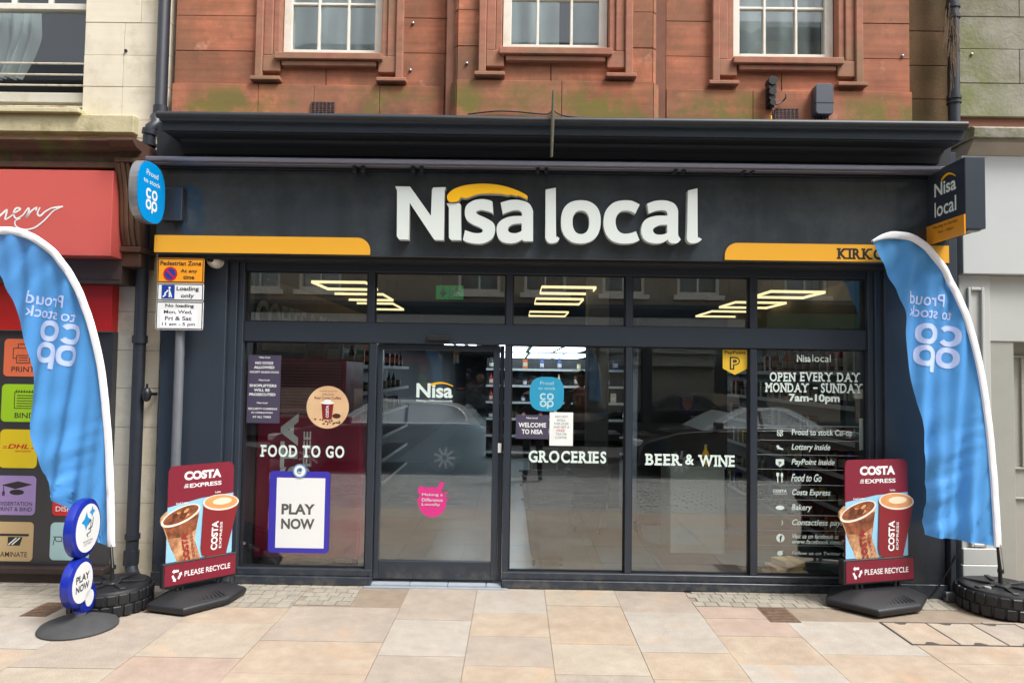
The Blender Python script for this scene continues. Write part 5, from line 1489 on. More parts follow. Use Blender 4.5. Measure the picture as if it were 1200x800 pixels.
# stone wall fittings
def vent(px0, py0, px1, py1, label, Y):
    t = thing('air_vent', label, 'air vent'); X0, X1, Z0, Z1 = rect(px0, py0, px1, py1, Y-.004)
    MB().box(X0, X1, Y-.004, Y+.05, Z0, Z1).build('backing', m_black, t)
    g_ = MB(); nx, nz = 6, 3
    for i in range(nx+1): x = X0+(X1-X0)*i/nx; g_.box(x-.004, x+.004, Y-.014, Y-.005, Z0, Z1)
    for j in range(nz+1): z = Z0+(Z1-Z0)*j/nz; g_.box(X0, X1, Y-.0135, Y-.0055, z-.004, z+.004)
    for i in range(nx):
        for j in range(nz):
            xa, za = X0+(X1-X0)*(i+.5)/nx, Z0+(Z1-Z0)*(j+.5)/nz; g_.box(xa-.012, xa+.012, Y-.013, Y-.006, za-.003, za+.003)
    g_.build('grille', M('rusty_vent', (92, 70, 66), .8, var=.2, scale=30), t)
vent(365, 120.5, 392, 134, 'square holed iron air vent on the mossy stones at the left', -.032)
vent(908, 128, 935, 140, 'iron air vent low on the stone beside the cable junction', -.032)
X0, X1, Z0, Z1 = rect(956, 98, 977, 134, -.12)
t = thing('alarm_box', 'slate grey rounded box fixed to the sandstone above the cornice at the right', 'alarm box')
MB().prism(rounded(X0, X1, Z0, Z1, .03, (1, 1, 1, 1)), -.12, -.03).build('cover', M('slate_plastic', (76, 82, 92), .5, var=.05), t, bevel=.006)
zz = Z0+(Z1-Z0)*.38; MB().box(X0-.001, X1+.001, -.1215, -.1, zz-.004, zz+.004).build('seam', m_black, t)
cbx = MB()
for k in range(7):
    x = X0+.02+k*.018; cbx.tube(catmull([(x, -.06, Z0+.01), (x+random.uniform(-.02, .03), -.07, Z0-.05), (x+random.uniform(-.05, .06), -.06, Z0-.12)], 4), .0045, 6)
cbx.build('cable', m_black, t)
t = thing('cable_junction', 'black cluster of cable glands on the sandstone above the cornice', 'cable box')
b = MB(); q0 = onY(905, 92, -.1); q1 = onY(905, 124, -.1); L_ = (q0.z-q1.z)
for k in range(5):
    z = q0.z-L_*(k+.5)/5; b.tube([(q0.x, -.03, z), (q0.x, -.12+.01*(k % 2), z)], .036-.003*k, 12)
b.box(q0.x-.03, q0.x+.03, -.07, -.03, q1.z, q0.z)
b.build('housing', m_plastic, t, smooth=True)
b = MB(); b.tube(catmull([(q1.x, -.08, q1.z), (q1.x+.01, -.09, q1.z-.06), (q1.x, -.08, q1.z-.14)], 4), .007, 6)
e1 = onY(917, 119, -.06); e2 = onY(921, 114, -.08); b.tube(catmull([(q1.x, -.06, q1.z+.06), (q1.x+.04, -.08, q1.z+.02), (e1.x, -.06, e1.z), (e2.x, -.08, e2.z), (e2.x, -.07, e2.z+.03)], 4), .006, 6)
b.build('cable', m_black, t)
yc2 = onY(904, 141, -.1); MB().tube([(yc2.x, -.09, yc2.z), (yc2.x, -.09, yc2.z+.04)], .009, 8).build('yellow_tip', m_logoyel, t)
# stake standing on the cornice, cable along the ledge, screw eyes
t0_, t1_ = onY(648, 108, -.56), onY(646, 186, -.56)
tag(MB().tube([(t1_.x, -.60, t1_.z), (t1_.x+.004, -.60, (t0_.z+t1_.z)/2), (t0_.x, -.59, t0_.z)], [.010, .014, .006], 8).build('stake', M('weathered_stake', (78, 76, 62), .9, var=.3, scale=30), None), 'thin weathered stake fixed upright in front of the dark cornice', 'stake')
pts = [(548, 134), (580, 130.5), (605, 131), (640, 134), (648, 130), (662, 136), (700, 139), (726, 139), (740, 140), (775, 143)]
tag(MB().tube(catmull([tuple(onY(x, y, -.19)) for x, y in pts], 5), .006, 6).build('loose_cable', m_black, None), 'thin loose black cable lying along the stone ledge above the cornice', 'cable')
for px, py, lab in ((484, 28, 'small screw eye high on the red stone right of the left window'), (481, 83, 'small screw eye low on the red stone right of the left window'), (547, 75, 'small screw eye on the bay left of the middle window'), (1057, 66.5, 'rusty fixing stub on the red stone at the upper right'), (1138, 64.5, 'small fixing on the mossy grey stone'), (148, 60, 'small rusty fixing on the cream wall')):
    Y_ = YB if px == 547 else (.06 if px == 1138 else 0.02 if px == 148 else YW); q = onY(px, py, Y_)
    tag(MB().lathe([(.0, 0), (.013, 0), (.011, .012), (.0, .018)], n=10).map(lambda x, y, z, q=q, Y_=Y_: (q.x+x, Y_-z-.004, q.z+y)).build('wall_fixing', m_steel if px != 148 else m_ink, None, smooth=True), lab, 'fixing')

# ============================================================ parking sign on its post
yk = -.24
pst = thing('parking_sign', 'orange and white no loading sign on a grey post against the left pilaster', 'sign')
pxm = onY(208.5, 470, yk+.06)
MB().tube([(pxm.x, yk+.06, 0), (pxm.x, yk+.06, onY(211, 303, yk).z)], .036, 18).build('post', M('grey_sign_post', (118, 122, 128), .5, metal=.3, var=.08, scale=10, stain=[((80, 76, 70), 9, .62, .7, .7, None)]), pst, smooth=True)
def plate(px0, py0, px1, py1, mat, name='plate'):
    X0, X1, Z0, Z1 = rect(px0, py0, px1, py1, yk)
    o = MB().prism(rounded(X0, X1, Z0, Z1, .012, (1, 1, 1, 1)), yk, yk+.006).build(name, mat, pst)
    return o, X0, X1, Z0, Z1
def border(mb, X0, X1, Z0, Z1, y, th=.007, m=0, off=.004):
    X0 += off; X1 -= off; Z0 += off; Z1 -= off
    for i, (a, b, c, d) in enumerate(((X0, X0+th, Z0, Z1), (X1-th, X1, Z0, Z1), (X0+th, X1-th, Z0, Z0+th), (X0+th, X1-th, Z1-th, Z1))):
        mb.add([(a, y, c), (b, y, c), (b, y, d), (a, y, d)], [(0, 1, 2, 3)], m)
o, X0, X1, Z0, Z1 = plate(184.5, 302.5, 239, 331.5, M('sign_orange', (240, 158, 34), .35, var=0)); W_, H_ = X1-X0, Z1-Z0
t = MB(); border(t, X0, X1, Z0, Z1, yk-.001)
text(t, 'Pedestrian Zone', X0+.06*W_, X0+.94*W_, Z0+.70*H_, Z0+.88*H_, yk-.0015, weight=.02); text(t, 'At any', X0+.5*W_, X0+.86*W_, Z0+.38*H_, Z0+.56*H_, yk-.0015, weight=.02); text(t, 'time', X0+.56*W_, X0+.8*W_, Z0+.15*H_, Z0+.31*H_, yk-.0015, weight=.02)
disc(t, X0+.28*W_, Z0+.36*H_, .056, .056, yk-.0012, m=1); disc(t, X0+.28*W_, Z0+.36*H_, .043, .043, yk-.0016, m=2)
bars(t, [(-.75, .75, .75, -.75)], X0+.28*W_, Z0+.36*H_, .052, .052, m=1, y=yk-.002, th=.014)
t.build('lettering', [m_ink, M('sign_red', (196, 22, 40), .4, var=0), M('sign_blue', (24, 60, 150), .4, var=0)], o)
o, X0, X1, Z0, Z1 = plate(184, 332, 238.5, 352.5, m_signwhite); W_, H_ = X1-X0, Z1-Z0
t = MB(); border(t, X0, X1, Z0, Z1, yk-.001)
text(t, 'Loading', X0+.42*W_, X0+.9*W_, Z0+.52*H_, Z0+.82*H_, yk-.0015, weight=.02); text(t, 'only', X0+.52*W_, X0+.8*W_, Z0+.12*H_, Z0+.42*H_, yk-.0015, weight=.02)
poly(t, [(X0+.1*W_, Z0+.12*H_), (X0+.38*W_, Z0+.12*H_), (X0+.38*W_, Z0+.9*H_), (X0+.1*W_, Z0+.9*H_)], yk-.0012, m=1)
disc(t, X0+.27*W_, Z0+.74*H_, .009, .009, yk-.0016, m=2)
for i, sg in enumerate([(.26,.66,.32,.2),(.27,.6,.27,.2),(.24,.6,.16,.38),(.13,.22,.2,.36)]): bars(t, [sg], X0, Z0, W_, H_, m=2, y=yk-.0018-.0002*i, th=.011)
t.build('lettering', [m_ink, M('sign_blue', (24, 60, 150)), m_signwhite], o)
o, X0, X1, Z0, Z1 = plate(182.5, 353, 238, 386.5, m_signwhite); W_, H_ = X1-X0, Z1-Z0
t = MB(); border(t, X0, X1, Z0, Z1, yk-.001)
for i, (s_, u0, u1) in enumerate((('No loading', .2, .8), ('Mon, Wed,', .17, .77), ('Fri & Sat', .2, .76), ('11 am - 5 pm', .14, .84))):
    z = Z0+H_*(.76-.215*i); text(t, s_, X0+u0*W_, X0+u1*W_, z, z+.145*H_, yk-.0018, weight=.02)
poly(t, [(X0+.1*W_, Z0+.07*H_), (X0+.88*W_, Z0+.07*H_), (X0+.88*W_, Z0+.7*H_), (X0+.1*W_, Z0+.7*H_)], yk-.0012, m=1)
t.build('lettering', [m_ink, M('patch_white', (244, 246, 248), .4, var=0)], o)

# ============================================================ feather flags
def feather(label, Lpx, Rpx, Y0, base_c, base_r, txt, side, seed, namew='flag'):
    t = thing('feather_flag', label, 'flag', (0, 0, 0), 0, 'blue feather flags beside the shop')
    L_ = [onY(x, y, Y0) for x, y in catmull(Lpx, 6)]; R_ = [onY(x, y, Y0) for x, y in catmull(Rpx, 6)]
    NT, NS = 90, 36
    Lr = resample([(p.x, p.z) for p in L_], NT); Rr = resample([(p.x, p.z) for p in R_], NT)
    zt_, zb_ = max(p[1] for p in Rr), min(p[1] for p in Rr)
    rnd = random.Random(seed); ph = [rnd.random()*6 for _ in range(8)]
    x_r = Rr[-1][0]
    def wr(x, z):
        v = (zt_-z)/(zt_-zb_); u = (x_r-x)
        a = .012+.028*max(0, v-.35)
        y = a*math.sin(26*u-9*v+ph[0])*min(1, u*4)+.6*a*math.sin(47*u-4*v+ph[1]+1.2*math.sin(5*v))*min(1, u*4)
        y += .010*max(0, v-.45)*2*math.sin(30*(z*.7+u*.35)+ph[2])*math.exp(-((u-.45)/.2)**2)*2
        y += .014*math.sin(34*(u*.8+z*.6)+ph[3])*math.exp(-((v-.12)/.12)**2)
        crest = math.sin(19*u+7*z+ph[4]); y += .009*(1-abs(crest))*max(0, v-.3)*1.4
        y += .03*math.sin(4.5*v+ph[5]*.2)*min(1, u*2)
        y += .005*(1-abs(math.sin(23*u+17*z+ph[6]+2*math.sin(3*z))))**4*5.5*max(0, v-.42)+.005*math.sin(61*z+22*u+ph[7])*max(0, math.sin(5*z+9*u+ph[6]))*min(1, 4*max(0, v-.42))
        return y
    vs = []; fs = []
    for i in range(NT+1):
        for j in range(NS+1):
            s = j/NS; x = Lr[i][0]+(Rr[i][0]-Lr[i][0])*s; z = Lr[i][1]+(Rr[i][1]-Lr[i][1])*s
            vs.append((x, Y0+wr(x, z), z))
    for i in range(NT):
        for j in range(NS): a = i*(NS+1)+j; fs.append((a, a+1, a+NS+2, a+NS+1))
    MB().add(vs, fs).build('sail', m_flag, t, smooth=True)
    # hem/sleeve
    sl = MB(); n = len(Rr); vs = []; fs = []; K = 8
    for i, (x, z) in enumerate(Rr):
        a = Rr[max(0, i-1)]; b = Rr[min(n-1, i+1)]; d = Vector((b[0]-a[0], 0, b[1]-a[1])).normalized(); nn = Vector((-d.z, 0, d.x))
        hw = .029*min(1, .35+i/8)
        c = Vector((x, Y0+wr(x, z)*0, z))-nn*(-1)*hw*.0
        for k in range(K):
            th = 2*PI*k/K; vs.append((x+nn.x*hw*(math.cos(th)*side), Y0-.004+.014*math.sin(th)+wr(x, z)*.3, z+nn.z*hw*math.cos(th)*side))
    for i in range(n-1):
        for k in range(K): fs.append((i*K+k, i*K+(k+1) % K, (i+1)*K+(k+1) % K, (i+1)*K+k))
    sl.add(vs, fs); sl.build('sleeve', M('white_sleeve', (232, 234, 238), .7, var=.02), t, smooth=True)
    # pole below the sleeve and inside it
    po = MB(); bx2, by2 = base_c
    bz = .19
    e = Rr[-1]
    po.tube([(bx2, by2, bz-.03), (bx2+(e[0]-bx2)*.3, by2+(Y0-by2)*.3, bz+.12), (e[0], Y0, e[1]), (Rr[-8][0], Y0, Rr[-8][1])], [.016, .013, .009, .008], 12)
    po.tube([(bx2, by2, bz+.085), (bx2, by2, bz+.11)], .022, 12)
    po.build('pole', m_black, t, smooth=True)
    MB().tube([(e[0]+.01, Y0-.02, e[1]+.02), (bx2+.012, by2-.02, bz+.1)], .003, 5).build('toggle_cord', m_steel, t)
    # lettering printed through the cloth
    lt = MB()
    for kind, s_, cx, cy, w_px, h_px, ang in txt:
        q = onY(cx, cy, Y0); sc2 = (Y0-CAM.y)/F_PX; w_, h_ = w_px*sc2, h_px*sc2
        sub = MB()
        if kind == 't': text(sub, s_, -w_/2, w_/2, -h_/2, h_/2, 0, weight=.008, mirror=True)
        else: clover(sub, 0, 0, w_, 0, xs=-1)
        # finer faces so that print follows the cloth
        ca, sa = math.cos(math.radians(ang)), math.sin(math.radians(ang))
        sub.map(lambda x, y, z: (q.x+x*ca-z*sa, y, q.z+x*sa+z*ca))
        lt.add(sub.v, sub.f)
    me = bpy.data.meshes.new('x'); me.from_pydata(lt.v, [], lt.f); bm = bmesh.new(); bm.from_mesh(me)
    bmesh.ops.triangulate(bm, faces=bm.faces)
    for _ in range(2):
        bmesh.ops.subdivide_edges(bm, edges=[e_ for e_ in bm.edges if e_.calc_length() > .02], cuts=1)
        bmesh.ops.triangulate(bm, faces=bm.faces)
    for v in bm.verts: v.co.y = Y0+wr(v.co.x, v.co.z)-.0028+v.co.y
    bm.to_mesh(me); bm.free(); me.name = 'lettering'; me.materials.append(M('printed_white_through_cloth', (182, 200, 242), .8, var=.03, scale=9))
    o = bpy.data.objects.new('lettering', me); C.objects.link(o); o.parent = t
    return t
m_flag = M('blue_flag_cloth', (92, 172, 246), .55, var=.05, scale=5, bump=.2, bscale=26)
nt_ = m_flag.node_tree; trl = nt_.nodes.new('ShaderNodeBsdfTranslucent'); trl.inputs[0].default_value = (*lin((110, 190, 250)), 1)
mx = nt_.nodes.new('ShaderNodeMixShader'); mx.inputs[0].default_value = .35
nt_.links.new(nt_.nodes['Principled BSDF'].outputs[0], mx.inputs[1]); nt_.links.new(trl.outputs[0], mx.inputs[2]); nt_.links.new(mx.outputs[0], nt_.nodes['Material Output'].inputs[0])
cl_ = onZ(134, 700, .16); cr_ = onZ(1172, 698, .16)
bl, brr = (onY(131, 690, -.62).x, -.62), (onY(1173, 690, -.34).x, -.34)
feather('blue feather flag with white edge at the left, printed words seen in reverse',
        [(-26, 268), (-14, 300), (4, 335), (16, 365), (27, 400), (34, 440), (36, 490), (42, 530), (56, 566), (76, 596), (90, 618), (98, 632)],
        [(-26, 268), (0, 270), (22, 272), (45, 282), (66, 300), (85, 327), (102, 366), (113, 405), (121, 450), (126, 500), (128.5, 550), (130, 600), (130.5, 640)],
        -.62, bl, .26, [('t', 'Proud', 52.5, 350.5, 44, 15, -8), ('t', 'to stock', 57, 367, 58, 13, -8), ('c', '', 65.5, 402, 51, 51, -8)], 1, 3)
feather('blue feather flag with white edge at the right, printed words seen in reverse',
        [(1022, 283), (1034, 304), (1050, 335), (1063, 365), (1064, 395), (1069, 435), (1077, 480), (1083, 520), (1087, 560), (1085, 595), (1083.5, 626)],
        [(1022, 283), (1036, 277), (1054, 275.5), (1074, 281), (1092, 296), (1110, 322), (1126, 355), (1140, 395), (1150, 440), (1158, 495), (1163.5, 550), (1167, 600), (1169, 640)],
        -.34, brr, .27, [('t', 'Proud', 1088, 350, 40, 15, -6), ('t', 'to stock', 1093, 366, 51, 13, -6), ('c', '', 1100, 405, 51, 51, -6)], 1, 8)
# tyre-like weights the poles stand in
def tyre_base(label, c, R0, h):
    t = thing('flag_base', label, 'flag base', (c[0], c[1], 0), 0, 'black flag base weights')
    b = MB(); n = 44; vs = []; fs = []
    prof = [(R0*.93, 0), (R0*.99, .02), (R0, .05), (R0, h-.05), (R0*.985, h-.025), (R0*.94, h), (R0*.80, h+.006), (R0*.5, h-.004), (.03, h+.0)]
    b.lathe(prof, n=48); b.build('weight', m_plastic, t, smooth=True)
    tr_ = MB()
    for k in range(24):
        a0, a1 = 2*PI*(k+.12)/24, 2*PI*(k+.88)/24
        za, zb2 = (.015, h*.5) if k % 2 else (.015, h*.47)
        for (za, zb2, sh_) in ((.012, h*.46, 0), (h*.52, h-.018, PI/24)):
            q = [(math.cos(a)*r_, math.sin(a)*r_, z) for z in (za, zb2) for a in (a0+sh_, a1+sh_) for r_ in (R0*.97, R0*1.045)]
            tr_.add(q, [(0, 1, 3, 2), (4, 6, 7, 5), (1, 5, 7, 3), (0, 2, 6, 4), (0, 4, 5, 1), (2, 3, 7, 6)])
    tr_.build('tread', m_plastic, t, bevel=.004)
    sp_ = MB()
    for k in range(6):
        a = 2*PI*k/6+.3; c_, s_ = math.cos(a), math.sin(a); c2, s2 = math.cos(a+.09), math.sin(a+.09)
        q = [(R0*.25*c_-.012*s_, R0*.25*s_+.012*c_), (R0*.25*c_+.012*s_, R0*.25*s_-.012*c_), (R0*.85*c_+.02*s_, R0*.85*s_-.02*c_), (R0*.85*c_-.02*s_, R0*.85*s_+.02*c_)]
        sp_.prismz(q, h-.006, h+.014)
    sp_.lathe([(R0*.24, h-.004), (R0*.24, h+.012), (R0*.16, h+.02), (.02, h+.02)], n=24)
    sp_.build('rib', m_plastic, t, bevel=.003)
    MB().lathe([(.001, 0), (.022, 0), (.022, .012), (.001, .013)], n=14).build('filler_cap', M('grey_cap', (150, 152, 156), .4, var=0), t, loc=(-R0*.55, -R0*.3, h+.003))
    return t
tyre_base('round black ribbed flag weight at the left behind the blue play sign', bl, .265, .175)
tyre_base('round black ribbed flag weight at the right edge by the grey pilaster', brr, .285, .18)

# ============================================================ coffee display stands
m_cup = M('cup_maroon', (124, 22, 32), .5, var=.05, scale=6)
pm = [m_costa, M('poster_sky', (140, 192, 222), .4, var=.08, scale=7), m_signwhite, m_cup, M('cup_rim_cream', (226, 214, 198), .4, var=.03), M('crema', (206, 146, 92), .4, var=.1, scale=20),
      M('milk_foam', (232, 212, 184), .4, var=.03), M('iced_coffee', (150, 86, 52), .3, var=.35, scale=46, col2=(92, 48, 30)), M('iced_milk', (206, 170, 128), .4, var=.2, scale=40, col2=(150, 92, 58)), M('coffee_dark', (92, 44, 26), .3, var=.3, scale=30), M('cup_letter_red', (150, 30, 40), .4, var=0)]
def stand(label, cpx, rz, Yc_, scl):
    q = onY(*cpx, Yc_)
    t = thing('display_stand', label, 'sign', (q.x, Yc_, 0), rz, 'coffee display stands by the shopfront'); t.scale = scl
    W = .30; z0, z1 = .335, 1.055; yf = -.016
    # base
    b = MB()
    pts = [(-.44, .05), (-.24, -.28), (.19, -.24), (.43, -.06), (.24, .26), (-.21, .28)]
    lowp = [(x, y) for x, y in pts]; topp = [(x*.62, y*.42) for x, y in pts]
    n = 6; midp = [(x*1.0, y*1.0) for x, y in pts]
    vs = [(x*.96, y*.96, .012) for x, y in lowp]+[(x, y, .035) for x, y in midp]+[(x*.99, y*.99, .06) for x, y in midp]+[(x, y, .125) for x, y in topp]
    fs = [tuple(range(5, -1, -1)), tuple(range(18, 24))]
    for r_ in range(3):
        for k in range(6): fs.append((r_*6+k, r_*6+(k+1) % 6, (r_+1)*6+(k+1) % 6, (r_+1)*6+k))
    b.add(vs, fs); b.build('base', M('black_moulded_base', (28, 29, 32), .5, var=.08, scale=12, bump=.1, bscale=200, fine=.05), t, bevel=.012, seg=3, smooth=True)
    gr = MB()
    for k in range(9):
        x = -.10+k*.025; gr.tube([(x*.9, -.11, .1165), (x*1.5, -.22, .080)], .0035, 6)
    gr.build('grip_rib', m_plastic, t)
    for sx in (-.17, -.27):
        wv = MB().tube([(sx-.018, -.20 if sx > -.2 else -.06, .03), (sx+.018, -.20 if sx > -.2 else -.06, .03)], .03, 16); wv.build('wheel', m_steel if False else m_plastic, t, smooth=True)
    for sx in (-.17, .19):
        sp_ = MB(); sp_.tube([(sx-.022, 0, .11), (sx-.022, 0, .2)], .014, 10); sp_.tube([(sx+.022, 0, .11), (sx+.022, 0, .2)], .014, 10); sp_.build('spring', m_plastic, t, smooth=True)
    # lower bar
    fr = MB(); fr.box(-.335, .335, -.03, .03, .165, .345); fr.build('frame', m_black, t, bevel=.006)
    br_ = MB(); br_.box(-.315, .320, -.034, -.0305, .18, .332); pb_ = br_.build('recycle_panel', m_costa, t)
    lt = MB(); text(lt, 'PLEASE RECYCLE', -.145, .27, .232, .272, -.0345, weight=.012)
    cx_, cz_ = -.215, .252
    for k in range(3):
        a = PI/2+2*PI*k/3; r_ = .030
        p1 = (cx_+r_*1.15*math.cos(a-.55), cz_+r_*1.15*math.sin(a-.55)); p2 = (cx_+r_*1.15*math.cos(a+.55), cz_+r_*1.15*math.sin(a+.55))
        d = Vector((p2[0]-p1[0], 0, p2[1]-p1[1])).normalized(); nn = Vector((-d.z, 0, d.x))*.0085
        yy = -.0345-.0002*k
        lt.add([(p1[0]+nn.x, yy, p1[1]+nn.z), (p1[0]-nn.x, yy, p1[1]-nn.z), (p2[0]-nn.x, yy, p2[1]-nn.z), (p2[0]+nn.x, yy, p2[1]+nn.z)], [(0, 1, 2, 3)])
        lt.add([(p2[0]+nn.x*2, yy, p2[1]+nn.z*2), (p2[0]-nn.x*2, yy, p2[1]-nn.z*2), (p2[0]+d.x*.02, yy, p2[1]+d.z*.02)], [(0, 1, 2)])
    lt.build('lettering', m_signwhite, pb_)
    # poster panel with cut-out cups
    pz = lambda v: z1-(v-58)*.001555            # photo zoom rows -> height
    px = lambda u: (u-258)*.00196
    pl_ = MB()
    P = rounded(px(103), px(404), z0+.012, z1, .05, (0, 0, 1, 1)); pl_.prism(P, yf, 0, 0)
    A = 0.0
    hot = dict(cx=px(345), cz=pz(255), rx=.168, rz=.060)
    poly_cup = [(px(262), pz(262)), (px(428), pz(275)), (px(376), pz(512)), (px(350), pz(526)), (px(300), pz(524)), (px(262), pz(500)), (px(255), pz(470))]
    pl_.prism([(px(404), pz(215)), (px(430), pz(262)), (px(424), pz(300)), (px(404), pz(385))], yf+.0002, -.0002, 3)
    pl_.prism([(px(103), pz(268)), (px(76), pz(296)), (px(74), pz(318)), (px(103), pz(372))], yf+.0002, -.0002, 8)
    y = yf-.0006
    poly(pl_, [(px(103), z0+.013), (px(404), z0+.013), (px(404), pz(214)), (px(250), pz(224)), (px(103), pz(252))], y, 1)
    # iced cup
    y -= .0006; poly(pl_, [(px(82), pz(330)), (px(246), pz(290)), (px(228), pz(420)), (px(262), pz(528)), (px(160), pz(532)), (px(120), pz(440))], y, 8)
    y -= .0006; poly(pl_, [(px(88), pz(335)), (px(244), pz(300)), (px(232), pz(372)), (px(190), pz(400)), (px(110), pz(400))], y, 7)
    y -= .0006
    def ell(cx, cz, rx, rz, ang, m, n=36):
        ca, sa = math.cos(ang), math.sin(ang)
        pl_.add([(cx+rx*math.cos(2*PI*k/n)*ca-rz*math.sin(2*PI*k/n)*sa, y, cz+rx*math.cos(2*PI*k/n)*sa+rz*math.sin(2*PI*k/n)*ca) for k in range(n)], [tuple(range(n))], m)
    ell(px(162), pz(296), .175, .062, .28, 4); y -= .0006; ell(px(163), pz(293), .158, .050, .28, 7); y -= .0006
    rr = random.Random(5)
    for k in range(14):
        a = rr.random()*6.28; rr_ = rr.random()**.5
        ell(px(163)+.12*rr_*math.cos(a), pz(290)+.034*rr_*math.sin(a)+.033*rr_*math.cos(a), rr.uniform(.014, .03), rr.uniform(.008, .014), rr.random(), rr.choice([9, 9, 5, 7])); y -= .0003
    sub = MB(); text(sub, 'COSTA', -.115, .115, -.027, .027, 0, weight=.035); text(sub, 'EXPRESS', -.08, .10, -.072, -.05, 0, weight=.01)
    def placed(sub, cx, cz, ang, y_, m):
        ca, sa = math.cos(ang), math.sin(ang); sub.map(lambda x, yy, z: (cx+x*ca-z*sa, y_+yy, cz+x*sa+z*ca)); pl_.add(sub.v, sub.f, m)
    placed(sub, px(188), pz(455), math.radians(100), y, 10)
    # hot cup
    y -= .0006; poly(pl_, poly_cup, y, 3)
    y -= .0006; ell(hot['cx'], hot['cz'], .168, .062, -.06, 4); y -= .0006; ell(hot['cx'], hot['cz']+.004, .154, .052, -.06, 5); y -= .0006; ell(hot['cx']+.01, hot['cz']+.008, .088, .026, .0, 6)
    y -= .0006; sub = MB(); text(sub, 'COSTA', -.110, .110, -.030, .030, 0, weight=.035); text(sub, 'EXPRESS', -.10, .10, -.068, -.046, 0, weight=.01)
    placed(sub, px(318), pz(415), math.radians(88), y, 2)
    y = yf-.0012
    text(pl_, 'COSTA', px(172), px(343), pz(130), pz(88), y, weight=.05, m=2)
    text(pl_, 'EXPRESS', px(198), px(345), pz(168), pz(148), y, weight=.02, m=2)
    bars(pl_, [(0, .9, 1, .9), (-.15, .55, 1, .55), (-.3, .2, 1, .2)], px(176), pz(168), .03, .03, m=2, y=y, th=.005)
    text(pl_, 'Iced Latte', px(140), px(192), pz(242), pz(232), y-.002, m=2, weight=.01); text(pl_, 'Latte', px(316), px(342), pz(207), pz(197), y-.002, m=2, weight=.01)
    pl_.build('poster', pm, t)
    return t
stand('maroon coffee display stand with two cups on the poster at the left of the shopfront', (236, 600), math.radians(45), -.50, (.80, .84, .97))
stand('maroon coffee display stand with two cups on the poster at the right of the shopfront', (1027, 600), math.radians(15), -.28, (.97, .98, 1.05))

# ============================================================ blue play sign with three round faces
pq = onZ(92, 735, 0)
ps2 = thing('play_sign', 'blue three-circle play now sign on a grey domed rubber base at the left', 'sign', (pq.x, pq.y, 0))
MB().lathe([(.235, 0), (.238, .012), (.225, .03), (.17, .052), (.10, .068), (.045, .078), (.04, .095), (.02, .1), (.001, .1)], n=48).build('base', m_rubber, ps2, smooth=True)
m_lb = M('glossy_royal_blue', (22, 42, 150), .25, var=.03, coat=.3)
faces = [(88.5, 618, 34.5, 1, .80), (82, 679.5, 28.5, 0, .80), (94, 703, 18.5, 0, .52)]
s1 = (pq.y-CAM.y)/F_PX
body = MB(); fac = MB(); lt = MB()
AN = math.radians(6)
def smap(yo):
    def f_(x, y, z): # local: x along the sign (0 centre), y outwards from the face (neg = out), z up -> face looks to +X world
        dx_, dy_ = -y, x+yo
        return (dx_*math.cos(AN)-dy_*math.sin(AN), dx_*math.sin(AN)+dy_*math.cos(AN), z)
    return f_
for i, (cx_, cy_, r_, _, fr_) in enumerate(faces):
    R0 = r_*s1; z = onY(cx_, cy_, pq.y).z
    yo = (-.0, -.045, .055)[i]; ex_ = (0, 0, -.004)[i]
    n = 40; prof = [(R0*.86, -.028), (R0*.97, -.02), (R0, 0), (R0*.97, .02), (R0*.86, .028)]
    vs = []; fs = []
    for rr_, yy in prof:
        for k in range(n): vs.append((rr_*math.cos(2*PI*k/n), yy*1.3, z+rr_*math.sin(2*PI*k/n)))
    for a in range(4):
        for k in range(n): fs.append((a*n+k, a*n+(k+1) % n, (a+1)*n+(k+1) % n, (a+1)*n+k))
    fs += [tuple(range(n-1, -1, -1)), tuple(range(4*n, 5*n))]
    sb = MB().add(vs, fs).map(smap(yo)); body.add(sb.v, sb.f)
    sf2 = MB(); disc(sf2, 0, z, R0*fr_, R0*fr_, -.0370); disc(sf2, 0, z, R0*fr_, R0*fr_, .0370); sf2.map(smap(yo)); fac.add(sf2.v, sf2.f)
    sl2 = MB()
    if i == 0:
        star = [(math.cos(PI/2+2*PI*k/8)*(.062 if k % 2 == 0 else .03)-.03, z+.05+math.sin(PI/2+2*PI*k/8)*(.062 if k % 2 == 0 else .03)) for k in range(8)]
        poly(sl2, star, -.0375, 1); poly(sl2, [(.045+.6*(x+.03), z+.1+.6*(zz-z-.05)) for x, zz in star], -.0376, 1)
        for k, (u0, v0, u1, v1) in enumerate([(-.01,.02,.03,.05),(.03,.05,.03,-.03),(.03,-.03,-.02,-.04),(.0,-.01,.05,.0),(.05,.0,.06,.06),(-.02,-.04,.0,-.06)]):
            bars(sl2, [(u0, v0, u1, v1)], 0, z, 1, 1, m=0, y=-.0378-.0001*k, th=.008)
        text(sl2, 'THE NATIONAL', -.065, .065, z-.092, z-.078, -.0376); text(sl2, 'LOTTERY', -.05, .05, z-.112, z-.098, -.0376)
    elif i == 1:
        text(sl2, 'PLAY', -.085, .085, z+.008, z+.055, -.0376, weight=.03); text(sl2, 'NOW', -.085, .085, z-.055, z-.008, -.0376, weight=.03)
    if sl2.v: sl2.map(smap(yo)); lt.add(sl2.v, sl2.f); 
    if sl2.v: lt.mi[-len(sl2.mi):] = sl2.mi
body.build('body', m_lb, ps2, smooth=True); fac.build('face', m_signwhite, ps2); lt.build('lettering', [m_ink, M('star_blue', (30, 150, 214), .4, var=0)], ps2)
MB().tube([(0, 0, .095), (0, .0, .14)], .03, 14).build('stem', m_lb, ps2)

